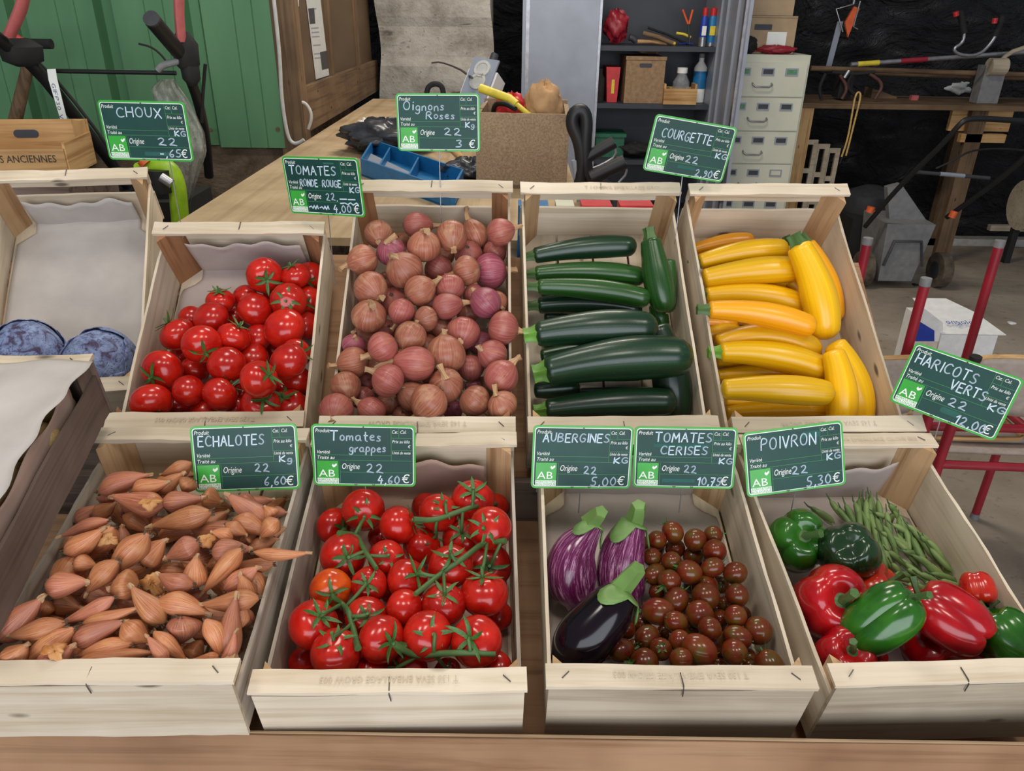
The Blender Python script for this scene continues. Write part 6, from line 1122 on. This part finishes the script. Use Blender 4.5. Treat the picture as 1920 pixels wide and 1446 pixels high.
for ps, rr in (([(335, -30, 2.2), (336, 30, 2.2), (340, 78, 2.2)], [.024, .021, .021]), ([(52, -30, 2.15), (38, 20, 2.15), (18, 66, 2.15)], [.02, .023, .022])): part('clutch_lever', MB().tube(pts(TY, *ps), rr, 10, True, None, .55), 'coral_red', t)
for (cx_, cy_), (w1, h1) in (((348, 98), (.03, .05)), ((40, 98), (.05, .035)), ((356, 128), (.022, .045)), ((20, 78), (.03, .022))):
    P = atY(cx_, cy_, 2.22); part('switch_housing', MB().lathe([(.4 * w1, -h1), (w1, -h1 * .6), (w1 * 1.1, h1 * .4), (w1 * .5, h1)], 14, lambda a, q, z_, u: (q * (1 + .12 * math.cos(4 * a)), 0)), 'rubber' if cx_ != 20 else 'red_plastic', t).location = P.tolist()
part('throttle_lever', tube_px(2.2, [(296, 132), (305, 122), (330, 116), (342, 112)], .009, 8, 1), 'grey_plastic', t); part('engine', MB().box(tuple(atY(250, 420, 2.5)), tuple(atY(395, 350, 2.75))), 'rubber', t)
part('support_leg', MB().box(tuple(np.array([float(atY(320, 400, 2.6)[0]) - .03, 2.55, 0])), tuple(np.array([float(atY(320, 400, 2.6)[0]) + .03, 2.6, .95]))), 'rubber', t)
q = pts(2.24, (88, 130), (104, 129), (107, 148), (91, 150)); q2 = pts(2.24, (91, 150), (107, 148), (134, 259), (124, 261)); o = thing('paper_tag', 'long white paper tag hanging from the tiller handlebar', 'tag', np.eye(4)); part('tag_strip', MB().prism(q, (0, .0008, 0)).prism(q2, (0, .0008, 0)), 'sign_white', o)
tw = MB(); hand(tw, 'GIFP30 Ville', 0, 0, .017, .0016, 0, fit=.12); V = np.vstack(tw.V); d = (q2[2] - q2[1]); d /= np.linalg.norm(d); n_ = (q2[1] - q2[0]); n_ /= np.linalg.norm(n_); o0 = q2[0] * .25 + q2[1] * .75; k0 = 0
for i, v in enumerate(tw.V): tw.V[i] = o0 + np.outer(v[:, 0] + .01, d) - np.outer(.012 - v[:, 1] * .55, n_) * 1.0 + np.array([0, -.0012, 0])
part('tag_writing', tw, 'blue_print', o)
mb = MB(); out = [(318, 148, 296, 342), (210, 180, 282, 372)]
rows = [(148, 300, 326), (165, 282, 338), (185, 288, 352), (215, 296, 368), (250, 305, 384), (285, 315, 388), (320, 325, 376), (350, 335, 366), (385, 342, 356)]
def bagf(u, v):
    i = v * (len(rows) - 1); k = min(int(i), len(rows) - 2); f = i - k; y = rows[k][0] * (1 - f) + rows[k + 1][0] * f; l = rows[k][1] * (1 - f) + rows[k + 1][1] * f; r_ = rows[k][2] * (1 - f) + rows[k + 1][2] * f
    a = 2 * math.pi * u; px_ = (l + r_) / 2 + (r_ - l) / 2 * math.cos(a); return atY(px_, y, 2.16 + .035 * math.sin(a) * min(1, 4 * (1 - v)) + .012 * math.sin(9 * a + 8 * v))
solo('clear_plastic_bag', mb.grid(bagf, 30, 26), 'clear_bag', 'empty clear plastic bag hanging from the tiller handlebar', 'bag')
A, B = atY(62, 85, 2.75), atY(28, 228, 2.75); t = thing('pickaxe', 'wooden tool handle leaning on the green wall', 'tool', np.eye(4)); part('handle', MB().tube([A, (A + B) / 2, B, B + (B - A) * 1.2], [.017, .02, .022, .022], 14), 'brownwood_z', t); part('head', MB().tube([A + (A - B) * .02 + [-.05, 0, 0], A + (A - B) * .02 + [.06, 0, 0]], .016, 10), 'rubber', t)
# black ground sheet at the wall foot, with a wooden ledge for the crates
struct('trim_5', MB().box((-4, 2.1, .55), (GX - .25, 2.95, .62)), 'masonry')
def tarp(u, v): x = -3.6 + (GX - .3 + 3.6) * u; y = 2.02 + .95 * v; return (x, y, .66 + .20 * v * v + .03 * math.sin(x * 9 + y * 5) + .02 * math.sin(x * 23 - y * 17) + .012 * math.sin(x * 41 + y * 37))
o = solo('ground_sheet', MB().grid(tarp, 90, 40), 'black_sheeting', 'black plastic sheet at the foot of the green wall', 'plastic sheet', sol=.002)
def small_crate(label, P, yaw, w_, d, h_, text=None, hole=True):
    M = np.eye(4); c_, s_ = math.cos(yaw), math.sin(yaw); M[:3, 0] = (c_, s_, 0); M[:3, 1] = (-s_, c_, 0); M[:3, 3] = P; t = thing('small_wooden_crate', label, 'crate', M, 'small crates by the green wall')
    part('front_panel', MB().box((-w_ / 2, 0, 0), (w_ / 2, .006, h_ * .6)), 'pine_x', t); part('back_panel', MB().box((-w_ / 2, d - .006, 0), (w_ / 2, d, h_)), 'pine_x', t)
    for s_ in (-1, 1): part('side_panel', MB().box((s_ * w_ / 2 - .003, .006, 0), (s_ * w_ / 2 + .003, d - .006, h_ * .72)), 'pine_y', t); part('corner_post', MB().prism([(s_ * (w_ / 2 - .004), d - .007, 0), (s_ * (w_ / 2 - .004), d - .04, 0), (s_ * (w_ / 2 - .036), d - .007, 0)], (0, 0, h_)), 'pine_z', t)
    part('floor_panel', MB().box((-w_ / 2, .006, 0), (w_ / 2, d - .006, .005)), 'pine_x', t)
    if hole: part('hand_hole', MB().prism([(x + w_ * .12, d - .0065, h_ - .035 + y) for x, y in rrect(.06, .02, .0099)], (0, -.0008, 0)), 'interior_dark', t)
    if text: tx = MB(); put_text(tx, text, 0, 0, .03, 0, 0, w_ * .93); V = tx.V[0]; tx.V[0] = np.stack([V[:, 0] - w_ * .48, np.full(len(V), -.001), V[:, 1] * .8 + .036], -1); part('stencil', tx, 'black_ink', t)
P = atY(-38, 335, 1.85); small_crate('small wooden crate stencilled about old tomatoes, by the green wall', P + np.array([0, 0, .0]), .16, .40, .2, .11, 'QUALITÉ DE NOS TOMATES ANCIENNES')
tb = thing('pallet_board', 'grey weathered board with a round hole beside the stencilled small crate', 'board', np.eye(4)); q = [atZ(p[0], p[1], .93) for p in ((70, 312), (150, 300), (175, 310), (120, 330))]; part('board', MB().prism(q, (0, 0, .015)), 'greywood_x', tb)
part('support_post', MB().box(tuple(q[3] + [-.02, .03, -.3]), tuple(q[3] + [.02, .07, -.001])), 'greywood_x', tb)
xs_ = float(P[0]); solo('crate_pedestal', MB().box((xs_ - .22, 1.86, .62), (xs_ + .2, 2.1, float(P[2]) - .022)), 'oldwood_x', 'dark wooden block carrying the stencilled small crate', 'block'); solo('saw_horse_beam', MB().box((xs_ - .3, 1.9, 0), (xs_ + .25, 2.06, .619)), 'oldwood_x', 'dark timber block under the small crates by the green wall', 'block')
t = thing('strimmer', 'lime green garden strimmer with an orange switch behind the cabbage crate', 'strimmer', np.eye(4)); part('body', tube_px(1.95, [(262, 322), (290, 310), (318, 314), (332, 345), (336, 390), (340, 440)], .022, 12, 2), 'lime_plastic', t); part('dark_socket', MB().tube(pts(1.93, (296, 318), (302, 360)), .028, 14), 'black_plastic', t); part('orange_switch', MB().tube(pts(1.93, (266, 300), (274, 308)), .014, 10), 'orange_plastic', t); part('silver_coupling', MB().tube(pts(1.9, (302, 332), (322, 345)), .012, 10), 'steel', t); P = atY(338, 440, 1.95); part('shaft', MB().tube([P, P * [1, 1, 0] + [0, 0, .0]], .012, 10), 'black_plastic', t)
# ---- on the shed side: notices and cable
def side_poly(ps, off=.002): return [atX(p[0], p[1], SX + off) for p in ps]
o = thing('notice_sheet', 'long printed notice with small pictures pinned to the brown shed side', 'notice', np.eye(4)); part('sheet', MB().prism(side_poly([(573, -6), (600, -6), (617, 141), (592, 149)]), (.001, 0, 0)), 'notice_paper', o)
pr = MB()
for y_ in (16, 52, 60, 68, 84, 100, 108): a_ = 577 + y_ * .12; pr.prism(side_poly([(a_, y_), (a_ + 14, y_ - 1), (a_ + 14, y_ + 1), (a_, y_ + 2)], .0032), (.0004, 0, 0))
part('printed_lines', pr, 'grey_metal', o); part('picture', MB().prism(side_poly([(578, 16), (589, 15), (591, 44), (581, 45)], .0034), (.0004, 0, 0)), 'dark_grey', o); part('picture', MB().prism(side_poly([(600, 98), (612, 95), (616, 128), (604, 131)], .0034), (.0004, 0, 0)), 'dark_grey', o)
o = thing('notice_card', 'small white card pinned high on the brown shed side', 'notice', np.eye(4)); part('sheet', MB().prism(side_poly([(538, -8), (560, -8), (560, 12), (541, 13)]), (.001, 0, 0)), 'notice_paper', o)
solo('power_cable', tube_px(GY - .04, [(511, -20), (519, 50), (525, 112), (527, 170), (532, 215), (540, 258), (550, 270), (562, 268), (570, 262)], .007, 8, 2), 'cable_white', 'whitish cable running down the wooden corner post', 'cable')
solo('cable_end', tube_px(GY + .02, [(560, 192), (572, 192), (583, 208), (584, 225), (578, 242)], .006, 8, 2), 'cable_white', 'short drooping cable end under the brown shed side', 'cable')
for k, (px_, py_) in enumerate(((521, 242), (395, 244), (150, 254))): P = atY(px_, py_, GY - .002); solo('cladding_screw', MB().tube([P, P + [0, -.006, 0]], .008, 8), 'brownwood_x', 'rusty screw head low on the green cladding, %s from the corner post' % ORD[k + 1], 'screw', group='cladding screws')
